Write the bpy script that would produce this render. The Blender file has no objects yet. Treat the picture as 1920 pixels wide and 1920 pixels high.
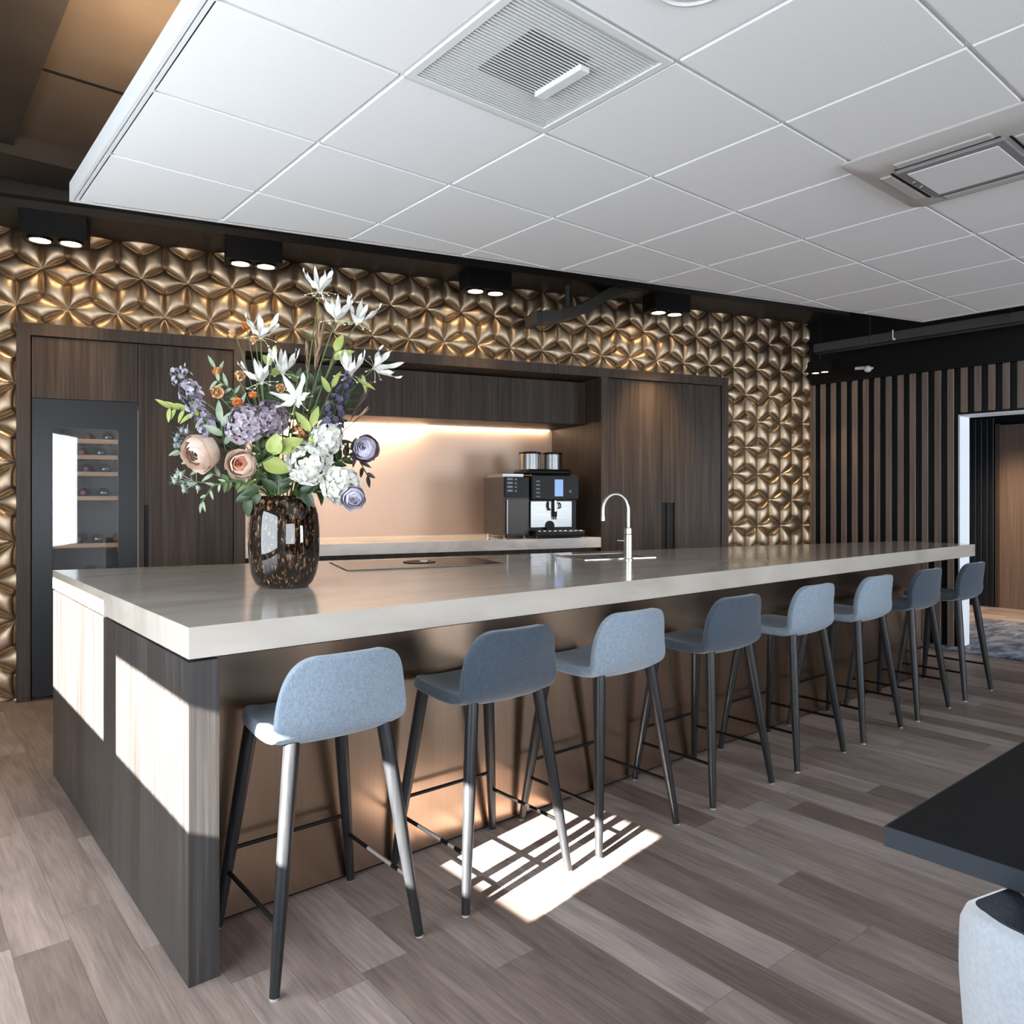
import bpy, bmesh, math, random
from mathutils import Vector, Matrix
random.seed(7)
PI = math.pi
S = bpy.context.scene
COL = S.collection

# ------------------------------------------------------------------ camera, sky, sun, daylight, exposure
YAW, CAMZ = 0.695, 1.468
cam = bpy.data.cameras.new('camera')
cam.sensor_width = 36.0
cam.lens = 1430.0 / 1920.0 * 36.0
cam.shift_x = (960.0 - 963.0) / 1920.0
cam.shift_y = (930.0 - 960.0) / 1920.0
cam.clip_start = 0.05
co = bpy.data.objects.new('camera', cam)
COL.objects.link(co)
co.location = (0, 0, CAMZ)
co.rotation_euler = (PI / 2, 0, -YAW)
S.camera = co

w = bpy.data.worlds.new('sky')
S.world = w
w.use_nodes = True
bgn = w.node_tree.nodes['Background']
bgn.inputs[0].default_value = (0.80, 0.90, 1.0, 1)
bgn.inputs[1].default_value = 0.5

SUN = Vector((1.0, 0.16, -0.4535)).normalized()
sl = bpy.data.lights.new('sun', 'SUN')
sl.energy = 98.0
sl.angle = 0.008
sl.color = (1.0, 0.95, 0.88)
so = bpy.data.objects.new('sun', sl)
COL.objects.link(so)
so.rotation_euler = SUN.to_track_quat('-Z', 'Y').to_euler()
so.location = (-6, -1, 5)


def area(name, loc, direction, sx, sy, power, color, spread=None):
    l = bpy.data.lights.new(name, 'AREA')
    l.shape = 'RECTANGLE'
    l.size, l.size_y = sx, sy
    l.energy = power
    l.color = color
    if spread:
        l.spread = spread
    o = bpy.data.objects.new(name, l)
    COL.objects.link(o)
    o.location = loc
    o.rotation_euler = Vector(direction).to_track_quat('-Z', 'Y').to_euler()
    return o


area('daylight_window_side', (-1.12, 2.1, 1.55), (1, 0, 0.0), 2.9, 1.5, 92, (0.82, 0.92, 1.0))
area('daylight_room_side', (0.9, -4.2, 1.6), (0.15, 1, 0.0), 3.8, 2.0, 150, (0.86, 0.93, 1.0))

area('daylight_passage', (9.7, -0.8, 1.5), (0, 1, 0), 2.4, 2.0, 110, (0.82, 0.91, 1.0))
area('daylight_far_window', (6.4, -4.3, 1.5), (0.1, 1, 0), 2.0, 1.8, 130, (0.82, 0.91, 1.0))

S.view_settings.view_transform = 'Standard'
S.view_settings.look = 'None'
S.view_settings.gamma = 1.0
S.view_settings.use_curve_mapping = False
S.view_settings.exposure = 0.45


# ------------------------------------------------------------------ helpers
def tag(o, label=None, cat=None, group=None, kind=None):
    if label: o['label'] = label
    if cat: o['category'] = cat
    if group: o['group'] = group
    if kind: o['kind'] = kind
    return o


def thing(name, label, cat, loc=(0, 0, 0), rz=0.0, group=None):
    o = bpy.data.objects.new(name, None)
    o.empty_display_size = 0.1
    COL.objects.link(o)
    o.location = loc
    o.rotation_euler = (0, 0, rz)
    return tag(o, label, cat, group)


class MB:
    """collects shapes into one mesh"""
    def __init__(s):
        s.bm = bmesh.new()

    def box(s, x0, x1, y0, y1, z0, z1, bev=0.0, seg=2):
        m = Matrix.Translation(((x0 + x1) / 2, (y0 + y1) / 2, (z0 + z1) / 2)) @ Matrix.Diagonal((abs(x1 - x0), abs(y1 - y0), abs(z1 - z0), 1))
        t = bmesh.new()
        bmesh.ops.create_cube(t, size=1.0, matrix=m)
        if bev > 0:
            bmesh.ops.bevel(t, geom=t.edges[:], offset=bev, segments=seg, affect='EDGES', profile=0.5)
        s.add(t)
        return s

    def add(s, t):
        me = bpy.data.meshes.new('t')
        t.to_mesh(me)
        t.free()
        s.bm.from_mesh(me)
        bpy.data.meshes.remove(me)

    def prism(s, pts, z0, z1, bev=0.0):
        t = bmesh.new()
        a = [t.verts.new((p[0], p[1], z0)) for p in pts]
        b = [t.verts.new((p[0], p[1], z1)) for p in pts]
        t.faces.new(a[::-1])
        t.faces.new(b)
        n = len(pts)
        for i in range(n):
            t.faces.new((a[i], a[(i + 1) % n], b[(i + 1) % n], b[i]))
        bmesh.ops.recalc_face_normals(t, faces=t.faces[:])
        if bev > 0:
            bmesh.ops.bevel(t, geom=t.edges[:], offset=bev, segments=2, affect='EDGES', profile=0.5)
        s.add(t)
        return s

    def tube(s, pts, rad, n=10, caps=True):
        pts = [Vector(p) for p in pts]
        if not isinstance(rad, (list, tuple)):
            rad = [rad] * len(pts)
        t = bmesh.new()
        rings = []
        up = None
        for i, p in enumerate(pts):
            d = (pts[min(i + 1, len(pts) - 1)] - pts[max(i - 1, 0)]).normalized()
            if up is None:
                up = d.orthogonal().normalized()
            else:
                up = (up - d * up.dot(d))
                up = up.normalized() if up.length > 1e-6 else d.orthogonal().normalized()
            sd = d.cross(up)
            rings.append([t.verts.new(p + (up * math.cos(2 * PI * k / n) + sd * math.sin(2 * PI * k / n)) * rad[i]) for k in range(n)])
        for a, b in zip(rings, rings[1:]):
            for k in range(n):
                t.faces.new((a[k], a[(k + 1) % n], b[(k + 1) % n], b[k]))
        if caps:
            t.faces.new(rings[0][::-1])
            t.faces.new(rings[-1])
        bmesh.ops.recalc_face_normals(t, faces=t.faces[:])
        s.add(t)
        return s

    def lathe(s, prof, c=(0, 0, 0), n=32, axis='Z', caps=True):
        t = bmesh.new()
        rings = []
        for r, z in prof:
            ring = []
            for k in range(n):
                a = 2 * PI * k / n
                v = (r * math.cos(a), r * math.sin(a), z)
                if axis == 'Y':
                    v = (v[0], v[2], v[1])
                ring.append(t.verts.new((v[0] + c[0], v[1] + c[1], v[2] + c[2])))
            rings.append(ring)
        for a, b in zip(rings, rings[1:]):
            for k in range(n):
                t.faces.new((a[k], a[(k + 1) % n], b[(k + 1) % n], b[k]))
        if caps and prof[0][0] > 1e-6: t.faces.new(rings[0])
        if caps and prof[-1][0] > 1e-6: t.faces.new(rings[-1])
        bmesh.ops.remove_doubles(t, verts=t.verts[:], dist=1e-6)
        bmesh.ops.recalc_face_normals(t, faces=t.faces[:])
        s.add(t)
        return s

    def ball(s, c, r, sub=2, scale=(1, 1, 1)):
        t = bmesh.new()
        bmesh.ops.create_icosphere(t, subdivisions=sub, radius=1.0, matrix=Matrix.Translation(c) @ Matrix.Diagonal((r * scale[0], r * scale[1], r * scale[2], 1)))
        s.add(t)
        return s

    def grid(s, fn, nu, nv, closed_u=False):
        t = bmesh.new()
        vs = [[t.verts.new(fn(i / nu, j / nv)) for j in range(nv + 1)] for i in range(nu + 1)]
        for i in range(nu):
            for j in range(nv):
                t.faces.new((vs[i][j], vs[i + 1][j], vs[i + 1][j + 1], vs[i][j + 1]))
        s.add(t)
        return s

    def build(s, name, mat, parent=None, smooth=None):
        me = bpy.data.meshes.new(name)
        s.bm.to_mesh(me)
        s.bm.free()
        o = bpy.data.objects.new(name, me)
        COL.objects.link(o)
        if mat: me.materials.append(mat)
        if smooth is not None:
            for p in me.polygons: p.use_smooth = True
            if smooth < 170:
                me.set_sharp_from_angle(angle=math.radians(smooth))
        if parent: o.parent = parent
        return o


def copy_tree(o, parent=None):
    c = o.copy()
    COL.objects.link(c)
    if parent: c.parent = parent
    for ch in list(o.children):
        copy_tree(ch, c)
    return c


# ------------------------------------------------------------------ materials
def new_mat(name):
    m = bpy.data.materials.new(name)
    m.use_nodes = True
    nt = m.node_tree
    return m, nt, nt.nodes['Principled BSDF']


def N(nt, typ, **kw):
    n = nt.nodes.new(typ)
    for k, v in kw.items():
        if k in n.inputs.keys() if hasattr(n.inputs, 'keys') else False:
            n.inputs[k].default_value = v
        else:
            setattr(n, k, v)
    return n


def plain(name, col, rough=0.5, metal=0.0, coat=0.0, emit=None, estr=0.0, spec=0.5):
    m, nt, b = new_mat(name)
    b.inputs['Base Color'].default_value = (*col, 1)
    b.inputs['Roughness'].default_value = rough
    b.inputs['Metallic'].default_value = metal
    b.inputs['Coat Weight'].default_value = coat
    b.inputs['Specular IOR Level'].default_value = spec
    if emit:
        b.inputs['Emission Color'].default_value = (*emit, 1)
        b.inputs['Emission Strength'].default_value = estr
    # faint procedural mottling so no surface is perfectly uniform
    tc = nt.nodes.new('ShaderNodeTexCoord')
    nz = nt.nodes.new('ShaderNodeTexNoise')
    nz.inputs['Scale'].default_value = 14
    nt.links.new(tc.outputs['Object'], nz.inputs['Vector'])
    mr = nt.nodes.new('ShaderNodeMapRange')
    mr.inputs['To Min'].default_value = max(0.0, rough - 0.04)
    mr.inputs['To Max'].default_value = min(1.0, rough + 0.04)
    nt.links.new(nz.outputs['Fac'], mr.inputs['Value'])
    nt.links.new(mr.outputs['Result'], b.inputs['Roughness'])
    return m


def ramp(nt, stops):
    r = nt.nodes.new('ShaderNodeValToRGB')
    e = r.color_ramp.elements
    while len(e) < len(stops): e.new(0.5)
    for x, (p, c) in zip(e, stops):
        x.position = p
        x.color = (*c, 1)
    return r


def noisy(name, stops, scale=(1, 1, 1), nscale=5.0, detail=6.0, rough=0.5, bump=0.0, metal=0.0, coat=0.0, dist=0.0, coatrough=0.05, spec=0.5, bdist=0.01):
    m, nt, b = new_mat(name)
    tc = nt.nodes.new('ShaderNodeTexCoord')
    mp = nt.nodes.new('ShaderNodeMapping')
    mp.inputs['Scale'].default_value = scale
    nz = nt.nodes.new('ShaderNodeTexNoise')
    nz.inputs['Scale'].default_value = nscale
    nz.inputs['Detail'].default_value = detail
    nz.inputs['Distortion'].default_value = dist
    r = ramp(nt, stops)
    L = nt.links.new
    L(tc.outputs['Object'], mp.inputs['Vector'])
    L(mp.outputs['Vector'], nz.inputs['Vector'])
    L(nz.outputs['Fac'], r.inputs['Fac'])
    L(r.outputs['Color'], b.inputs['Base Color'])
    b.inputs['Roughness'].default_value = rough
    b.inputs['Metallic'].default_value = metal
    b.inputs['Coat Weight'].default_value = coat
    b.inputs['Coat Roughness'].default_value = coatrough
    b.inputs['Specular IOR Level'].default_value = spec
    if bump > 0:
        bp = nt.nodes.new('ShaderNodeBump')
        bp.inputs['Strength'].default_value = bump
        bp.inputs['Distance'].default_value = bdist
        L(nz.outputs['Fac'], bp.inputs['Height'])
        L(bp.outputs['Normal'], b.inputs['Normal'])
    return m


def wood(name, dark, mid, light, rough=0.42, spec=0.5, sc=(1, 1, 1)):
    """vertical grain along local Z with board to board variation"""
    m, nt, b = new_mat(name)
    L = nt.links.new
    tc = nt.nodes.new('ShaderNodeTexCoord')
    mp = nt.nodes.new('ShaderNodeMapping')
    mp.inputs['Scale'].default_value = (sc[0] * 38, sc[1] * 38, sc[2] * 0.9)
    n1 = nt.nodes.new('ShaderNodeTexNoise')
    n1.inputs['Scale'].default_value = 1.6
    n1.inputs['Detail'].default_value = 8
    n1.inputs['Distortion'].default_value = 0.35
    mp2 = nt.nodes.new('ShaderNodeMapping')
    mp2.inputs['Scale'].default_value = (sc[0] * 9, sc[1] * 9, sc[2] * 0.45)
    n2 = nt.nodes.new('ShaderNodeTexNoise')
    n2.inputs['Scale'].default_value = 1.0
    n2.inputs['Detail'].default_value = 3
    n2.inputs['Distortion'].default_value = 1.2
    mx = nt.nodes.new('ShaderNodeMath')
    mx.operation = 'MULTIPLY_ADD'
    mx.inputs[1].default_value = 0.55
    L(tc.outputs['Object'], mp.inputs['Vector'])
    L(tc.outputs['Object'], mp2.inputs['Vector'])
    L(mp.outputs['Vector'], n1.inputs['Vector'])
    L(mp2.outputs['Vector'], n2.inputs['Vector'])
    L(n1.outputs['Fac'], mx.inputs[0])
    m2 = nt.nodes.new('ShaderNodeMath')
    m2.operation = 'MULTIPLY'
    m2.inputs[1].default_value = 0.45
    L(n2.outputs['Fac'], m2.inputs[0])
    L(m2.outputs[0], mx.inputs[2])
    r = ramp(nt, [(0.33, dark), (0.5, mid), (0.68, light)])
    L(mx.outputs[0], r.inputs['Fac'])
    L(r.outputs['Color'], b.inputs['Base Color'])
    b.inputs['Roughness'].default_value = rough
    b.inputs['Specular IOR Level'].default_value = spec
    bp = nt.nodes.new('ShaderNodeBump')
    bp.inputs['Strength'].default_value = 0.12
    bp.inputs['Distance'].default_value = 0.004
    L(n1.outputs['Fac'], bp.inputs['Height'])
    L(bp.outputs['Normal'], b.inputs['Normal'])
    return m


def floor_mat():
    m, nt, b = new_mat('oak_plank_floor')
    L = nt.links.new
    def math_(op, a, bb=None, c=None):
        n = nt.nodes.new('ShaderNodeMath')
        n.operation = op
        for i, v in enumerate((a, bb, c)):
            if v is None: continue
            if isinstance(v, (int, float)): n.inputs[i].default_value = v
            else: L(v, n.inputs[i])
        return n.outputs[0]
    tc = nt.nodes.new('ShaderNodeTexCoord')
    sp = nt.nodes.new('ShaderNodeSeparateXYZ')
    L(tc.outputs['Object'], sp.inputs[0])
    W, LEN = 0.163, 1.05
    row_f = math_('DIVIDE', math_('SUBTRACT', sp.outputs[0], 0.329), W)
    row = math_('FLOOR', row_f)
    wn = nt.nodes.new('ShaderNodeTexWhiteNoise')
    wn.noise_dimensions = '1D'
    L(row, wn.inputs['W'])
    yf = math_('ADD', math_('DIVIDE', sp.outputs[1], LEN), math_('MULTIPLY', wn.outputs['Value'], 7.31))
    colm = math_('FLOOR', yf)
    cb = nt.nodes.new('ShaderNodeCombineXYZ')
    L(row, cb.inputs[0]); L(colm, cb.inputs[1])
    wn2 = nt.nodes.new('ShaderNodeTexWhiteNoise')
    wn2.noise_dimensions = '2D'
    L(cb.outputs[0], wn2.inputs['Vector'])
    # grain coordinates shifted per plank
    off = nt.nodes.new('ShaderNodeVectorMath'); off.operation = 'MULTIPLY_ADD'
    L(wn2.outputs['Color'], off.inputs[0])
    off.inputs[1].default_value = (17, 23, 0)
    L(tc.outputs['Object'], off.inputs[2])
    mp = nt.nodes.new('ShaderNodeMapping')
    mp.inputs['Scale'].default_value = (60, 3.0, 1)
    L(off.outputs[0], mp.inputs['Vector'])
    n1 = nt.nodes.new('ShaderNodeTexNoise')
    n1.inputs['Scale'].default_value = 1.5; n1.inputs['Detail'].default_value = 8; n1.inputs['Distortion'].default_value = 0.5
    L(mp.outputs[0], n1.inputs['Vector'])
    mp2 = nt.nodes.new('ShaderNodeMapping')
    mp2.inputs['Scale'].default_value = (9, 1.3, 1)
    L(off.outputs[0], mp2.inputs['Vector'])
    n2 = nt.nodes.new('ShaderNodeTexNoise')
    n2.inputs['Scale'].default_value = 1.0; n2.inputs['Detail'].default_value = 4; n2.inputs['Distortion'].default_value = 1.8
    L(mp2.outputs[0], n2.inputs['Vector'])
    base = ramp(nt, [(0.0, (0.205, 0.152, 0.130)), (0.35, (0.275, 0.210, 0.182)), (0.7, (0.345, 0.272, 0.242)), (1.0, (0.430, 0.352, 0.320))])
    L(wn2.outputs['Value'], base.inputs['Fac'])
    g = math_('ADD', math_('MULTIPLY', n1.outputs['Fac'], 0.75), math_('MULTIPLY', n2.outputs['Fac'], 0.75))
    gm = nt.nodes.new('ShaderNodeMapRange')
    gm.inputs['From Min'].default_value = 0.5; gm.inputs['From Max'].default_value = 1.0
    gm.inputs['To Min'].default_value = 0.62; gm.inputs['To Max'].default_value = 1.28
    L(g, gm.inputs['Value'])
    mul = nt.nodes.new('ShaderNodeMix'); mul.data_type = 'RGBA'; mul.blend_type = 'MULTIPLY'
    mul.inputs[0].default_value = 1.0
    L(base.outputs['Color'], mul.inputs[6]); L(gm.outputs['Result'], mul.inputs[7])
    # joints
    fx = math_('FRACT', row_f); fy = math_('FRACT', yf)
    ex = math_('MINIMUM', fx, math_('SUBTRACT', 1.0, fx))
    ey = math_('MINIMUM', fy, math_('SUBTRACT', 1.0, fy))
    jx = math_('GREATER_THAN', ex, 0.007); jy = math_('GREATER_THAN', ey, 0.0012)
    jn = math_('MULTIPLY', jx, jy)
    jm = nt.nodes.new('ShaderNodeMapRange')
    jm.inputs['To Min'].default_value = 0.6
    L(jn, jm.inputs['Value'])
    mul2 = nt.nodes.new('ShaderNodeMix'); mul2.data_type = 'RGBA'; mul2.blend_type = 'MULTIPLY'
    mul2.inputs[0].default_value = 1.0
    L(mul.outputs[2], mul2.inputs[6]); L(jm.outputs['Result'], mul2.inputs[7])
    L(mul2.outputs[2], b.inputs['Base Color'])
    b.inputs['Roughness'].default_value = 0.48
    bp = nt.nodes.new('ShaderNodeBump')
    bp.inputs['Strength'].default_value = 0.15; bp.inputs['Distance'].default_value = 0.003
    L(n1.outputs['Fac'], bp.inputs['Height']); L(bp.outputs['Normal'], b.inputs['Normal'])
    return m


def fabric(name, c0, c1):
    m, nt, b = new_mat(name)
    L = nt.links.new
    tc = nt.nodes.new('ShaderNodeTexCoord')
    outs = []
    for sc in ((420, 60, 60), (60, 420, 420)):
        mp = nt.nodes.new('ShaderNodeMapping'); mp.inputs['Scale'].default_value = sc
        n = nt.nodes.new('ShaderNodeTexNoise'); n.inputs['Scale'].default_value = 1.0; n.inputs['Detail'].default_value = 2
        L(tc.outputs['Object'], mp.inputs['Vector']); L(mp.outputs[0], n.inputs['Vector'])
        outs.append(n.outputs['Fac'])
    a = nt.nodes.new('ShaderNodeMath'); a.operation = 'ADD'
    L(outs[0], a.inputs[0]); L(outs[1], a.inputs[1])
    r = ramp(nt, [(0.38, c0), (0.62, c1)])
    h = nt.nodes.new('ShaderNodeMath'); h.operation = 'MULTIPLY'; h.inputs[1].default_value = 0.5
    L(a.outputs[0], h.inputs[0]); L(h.outputs[0], r.inputs['Fac'])
    L(r.outputs['Color'], b.inputs['Base Color'])
    b.inputs['Roughness'].default_value = 0.9
    b.inputs['Sheen Weight'].default_value = 0.35
    b.inputs['Sheen Roughness'].default_value = 0.5
    bp = nt.nodes.new('ShaderNodeBump'); bp.inputs['Strength'].default_value = 0.25; bp.inputs['Distance'].default_value = 0.002
    L(h.outputs[0], bp.inputs['Height']); L(bp.outputs['Normal'], b.inputs['Normal'])
    return m


def pane_mat(name, tint=(1, 1, 1), gloss=0.12):
    m = bpy.data.materials.new(name)
    m.use_nodes = True
    nt = m.node_tree
    nt.nodes.clear()
    o = nt.nodes.new('ShaderNodeOutputMaterial')
    t = nt.nodes.new('ShaderNodeBsdfTransparent'); t.inputs[0].default_value = (*tint, 1)
    g = nt.nodes.new('ShaderNodeBsdfGlossy'); g.inputs['Roughness'].default_value = 0.02
    fr = nt.nodes.new('ShaderNodeFresnel'); fr.inputs['IOR'].default_value = 1.5
    ad = nt.nodes.new('ShaderNodeMath'); ad.operation = 'ADD'; ad.inputs[1].default_value = gloss
    mx = nt.nodes.new('ShaderNodeMixShader')
    nt.links.new(fr.outputs[0], ad.inputs[0]); nt.links.new(ad.outputs[0], mx.inputs[0])
    nt.links.new(t.outputs[0], mx.inputs[1]); nt.links.new(g.outputs[0], mx.inputs[2])
    nt.links.new(mx.outputs[0], o.inputs[0])
    return m


M = {}
M['floor'] = floor_mat()
M['wood'] = wood('dark_oak_veneer', (0.020, 0.013, 0.009), (0.047, 0.0315, 0.0225), (0.084, 0.058, 0.043), rough=0.5, spec=0.3)
M['frame_wood'] = wood('dark_oak_frame', (0.030, 0.0205, 0.015), (0.056, 0.039, 0.029), (0.088, 0.062, 0.047), rough=0.5, spec=0.3)
M['bar_wood'] = wood('smoked_oak_panel', (0.026, 0.0235, 0.0225), (0.046, 0.042, 0.040), (0.085, 0.079, 0.076), rough=0.33)
M['stone'] = noisy('beige_quartzite', [(0.25, (0.52, 0.455, 0.385)), (0.45, (0.62, 0.56, 0.495)), (0.55, (0.65, 0.59, 0.525)), (0.75, (0.71, 0.66, 0.605))], scale=(0.7, 1.6, 1.6), nscale=2.2, detail=10, rough=0.16, dist=1.1, coat=0.3, coatrough=0.06)
M['stone_white'] = noisy('white_marble', [(0.3, (0.62, 0.57, 0.52)), (0.5, (0.79, 0.75, 0.72)), (0.7, (0.85, 0.82, 0.80))], scale=(0.8, 2, 2), nscale=2.4, detail=9, rough=0.2, dist=1.3)
M['bronze'] = noisy('brushed_bronze', [(0.3, (0.40, 0.285, 0.205)), (0.7, (0.46, 0.33, 0.24))], scale=(220, 220, 1.2), nscale=1.0, detail=3, rough=0.27, metal=1.0)
M['splash'] = noisy('satin_copper_panel', [(0.3, (0.62, 0.46, 0.36)), (0.7, (0.66, 0.49, 0.385))], scale=(1.2, 1, 160), nscale=1.0, detail=2, rough=0.42, metal=0.35)
M['gold'] = noisy('aged_gold_relief', [(0.3, (0.42, 0.31, 0.21)), (0.7, (0.50, 0.375, 0.26))], nscale=22, detail=4, rough=0.40, metal=1.0, bump=0.03)
M['black_ceiling'] = noisy('dark_brown_soffit', [(0.3, (0.050, 0.037, 0.027)), (0.7, (0.066, 0.050, 0.037))], nscale=3, rough=0.42)
M['soffit'] = noisy('soffit_board', [(0.3, (0.012, 0.0095, 0.008)), (0.7, (0.018, 0.0145, 0.012))], nscale=4, rough=0.5)
M['black'] = plain('matt_black', (0.0045, 0.0045, 0.005), 0.5, spec=0.25)
M['black_gloss'] = plain('gloss_black', (0.006, 0.006, 0.007), 0.12)
M['charcoal'] = plain('charcoal_lacquer', (0.0085, 0.010, 0.013), 0.36, spec=0.35)
M['tile'] = noisy('acoustic_tile', [(0.3, (0.80, 0.80, 0.805)), (0.7, (0.85, 0.85, 0.855))], nscale=160, detail=3, rough=0.9, bump=0.08, bdist=0.002)
M['white_metal'] = plain('white_lacquered_metal', (0.78, 0.78, 0.79), 0.4)
M['grey_plastic'] = plain('pale_grey_plastic', (0.50, 0.48, 0.46), 0.35)
M['light_grille'] = plain('light_grille', (0.72, 0.73, 0.72), 0.5)
M['mid_grey'] = plain('mid_grey', (0.22, 0.22, 0.225), 0.5)
M['machine_black'] = plain('machine_black', (0.006, 0.006, 0.007), 0.38, spec=0.2)
M['machine_steel'] = noisy('machine_steel', [(0.3, (0.30, 0.30, 0.30)), (0.7, (0.36, 0.36, 0.36))], scale=(2, 2, 90), nscale=1, rough=0.35, metal=1.0)
M['vent_dark'] = plain('vent_dark_grey', (0.085, 0.085, 0.09), 0.6)
M['steel'] = noisy('brushed_steel', [(0.3, (0.60, 0.58, 0.55)), (0.7, (0.68, 0.66, 0.63))], scale=(90, 90, 2), nscale=1, rough=0.28, metal=1.0)
M['chrome'] = plain('chrome', (0.75, 0.75, 0.76), 0.08, metal=1.0)
M['leg'] = noisy('black_stained_ash', [(0.3, (0.009, 0.0098, 0.0115)), (0.7, (0.023, 0.0245, 0.027))], scale=(60, 60, 3), nscale=1, rough=0.40, bump=0.05)
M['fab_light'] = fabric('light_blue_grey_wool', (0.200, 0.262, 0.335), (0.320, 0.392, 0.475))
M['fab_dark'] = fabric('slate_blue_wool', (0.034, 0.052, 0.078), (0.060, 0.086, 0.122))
M['velvet'] = noisy('grey_blue_velvet', [(0.3, (0.42, 0.46, 0.51)), (0.7, (0.52, 0.56, 0.61))], nscale=120, detail=6, rough=0.95)
M['velvet_shaded'] = noisy('shaded_velvet', [(0.3, (0.022, 0.028, 0.038)), (0.7, (0.045, 0.055, 0.072))], nscale=120, detail=6, rough=0.95)  # shade under the table put into the velvet colour
M['velvet'].node_tree.nodes['Principled BSDF'].inputs['Sheen Weight'].default_value = 0.8
M['table'] = noisy('black_linoleum', [(0.3, (0.0055, 0.0057, 0.006)), (0.7, (0.0075, 0.0078, 0.0085))], nscale=40, rough=0.6, spec=0.25)
M['edge'] = plain('blue_grey_edge', (0.026, 0.034, 0.045), 0.4)
M['shelf'] = plain('beech_shelf_front', (0.50, 0.30, 0.17), 0.5)
M['bottle'] = plain('dark_wine_glass', (0.010, 0.012, 0.010), 0.08, coat=0.4)
M['foil'] = plain('bottle_foil', (0.10, 0.02, 0.02), 0.35, metal=0.6)
M['pane'] = pane_mat('clear_pane', gloss=0.05)
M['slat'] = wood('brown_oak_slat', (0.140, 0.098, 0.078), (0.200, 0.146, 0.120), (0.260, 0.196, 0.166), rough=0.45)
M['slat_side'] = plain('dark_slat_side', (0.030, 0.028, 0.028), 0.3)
M['door_wood'] = wood('smooth_brown_door', (0.10, 0.070, 0.055), (0.145, 0.104, 0.083), (0.18, 0.132, 0.107), rough=0.25)
M['reveal'] = plain('pale_reveal', (0.72, 0.74, 0.77), 0.45)
M['rug'] = noisy('blue_grey_rug', [(0.35, (0.03, 0.042, 0.075)), (0.5, (0.11, 0.125, 0.17)), (0.65, (0.24, 0.255, 0.30))], scale=(1, 2.2, 1), nscale=3.5, detail=8, rough=1.0, dist=1.0)
M['led'] = plain('warm_led', (1, 0.8, 0.55), 0.5, emit=(1.0, 0.74, 0.48), estr=14)
M['lamp'] = plain('warm_lamp', (1, 0.85, 0.6), 0.5, emit=(1.0, 0.78, 0.48), estr=25)
M['screen'] = plain('lit_blue_screen', (0.05, 0.1, 0.2), 0.3, emit=(0.25, 0.45, 0.85), estr=0.55)
M['screen_dim'] = plain('dim_display', (0.02, 0.05, 0.07), 0.3, emit=(0.12, 0.25, 0.32), estr=0.15)
M['brown_metal'] = plain('taupe_metal', (0.055, 0.049, 0.045), 0.42, metal=0.4)
M['duct'] = plain('grey_brown_duct', (0.045, 0.040, 0.036), 0.45)
M['tray'] = plain('dark_grey_steel', (0.060, 0.063, 0.066), 0.5)

# ------------------------------------------------------------------ wall frame (the long back wall runs at an angle to the bar)
AW = math.radians(-15.776)
WD = Vector((math.cos(AW), math.sin(AW), 0))
WN = Vector((math.sin(AW), -math.cos(AW), 0))      # towards the room
W0 = Vector((0.754, 6.416, 0))


def WP(s, n=0.0, z=0.0):
    p = W0 + WD * s + WN * n
    return Vector((p.x, p.y, z))


def wall_thing(name, label, cat, s, n=0.0, z=0.0, group=None):
    return thing(name, label, cat, WP(s, n, z), AW, group)


def struct(o, label=None):
    o['kind'] = 'structure'
    if label: o['label'] = label
    return o


# ------------------------------------------------------------------ setting
struct(MB().box(-1.3, 12.5, -4.5, 8.0, -0.05, 0.0).build('floor', M['floor']), 'grey brown oak plank floor')
H_TOP = 3.62
cb = MB().box(-1.3, 12.5, -4.5, 8.0, H_TOP, H_TOP + 0.05)
struct(cb.build('ceiling', M['black_ceiling']), 'dark brown high ceiling with thin board joints')

jb = MB()
for y in (4.47, 3.4, 2.2, 1.0, -0.2): jb.box(-1.2, 7.9, y - 0.012, y + 0.012, H_TOP - 0.004, H_TOP)
struct(jb.build('trim_10', M['black']), 'dark joints of the high ceiling')
struct(MB().box(-1.2, 0.62, 2.5, 5.4, 3.555, H_TOP).box(-1.2, 7.6, 5.40, 5.80, 3.50, H_TOP).build('trim_9', M['soffit']), 'dropped rear beam and added dark shade board of the high ceiling')  # left board added to keep the ceiling dark beside the warm patch
area('added_ceiling_wash', (0.98, 3.45, 2.93), (-0.05, 0.55, 1), 0.4, 0.3, 22, (1.0, 0.74, 0.50), math.radians(120))  # unseen lamp added to warm the high ceiling above the island

# gold relief wall: rhombus cushions whose sharp tips meet in six petalled stars
S0, S1, ZT = -1.75, 7.50, 3.385
LAT, ROW = 0.3237, 0.2825
RELIEF, NBASE = 0.042, -0.080


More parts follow.
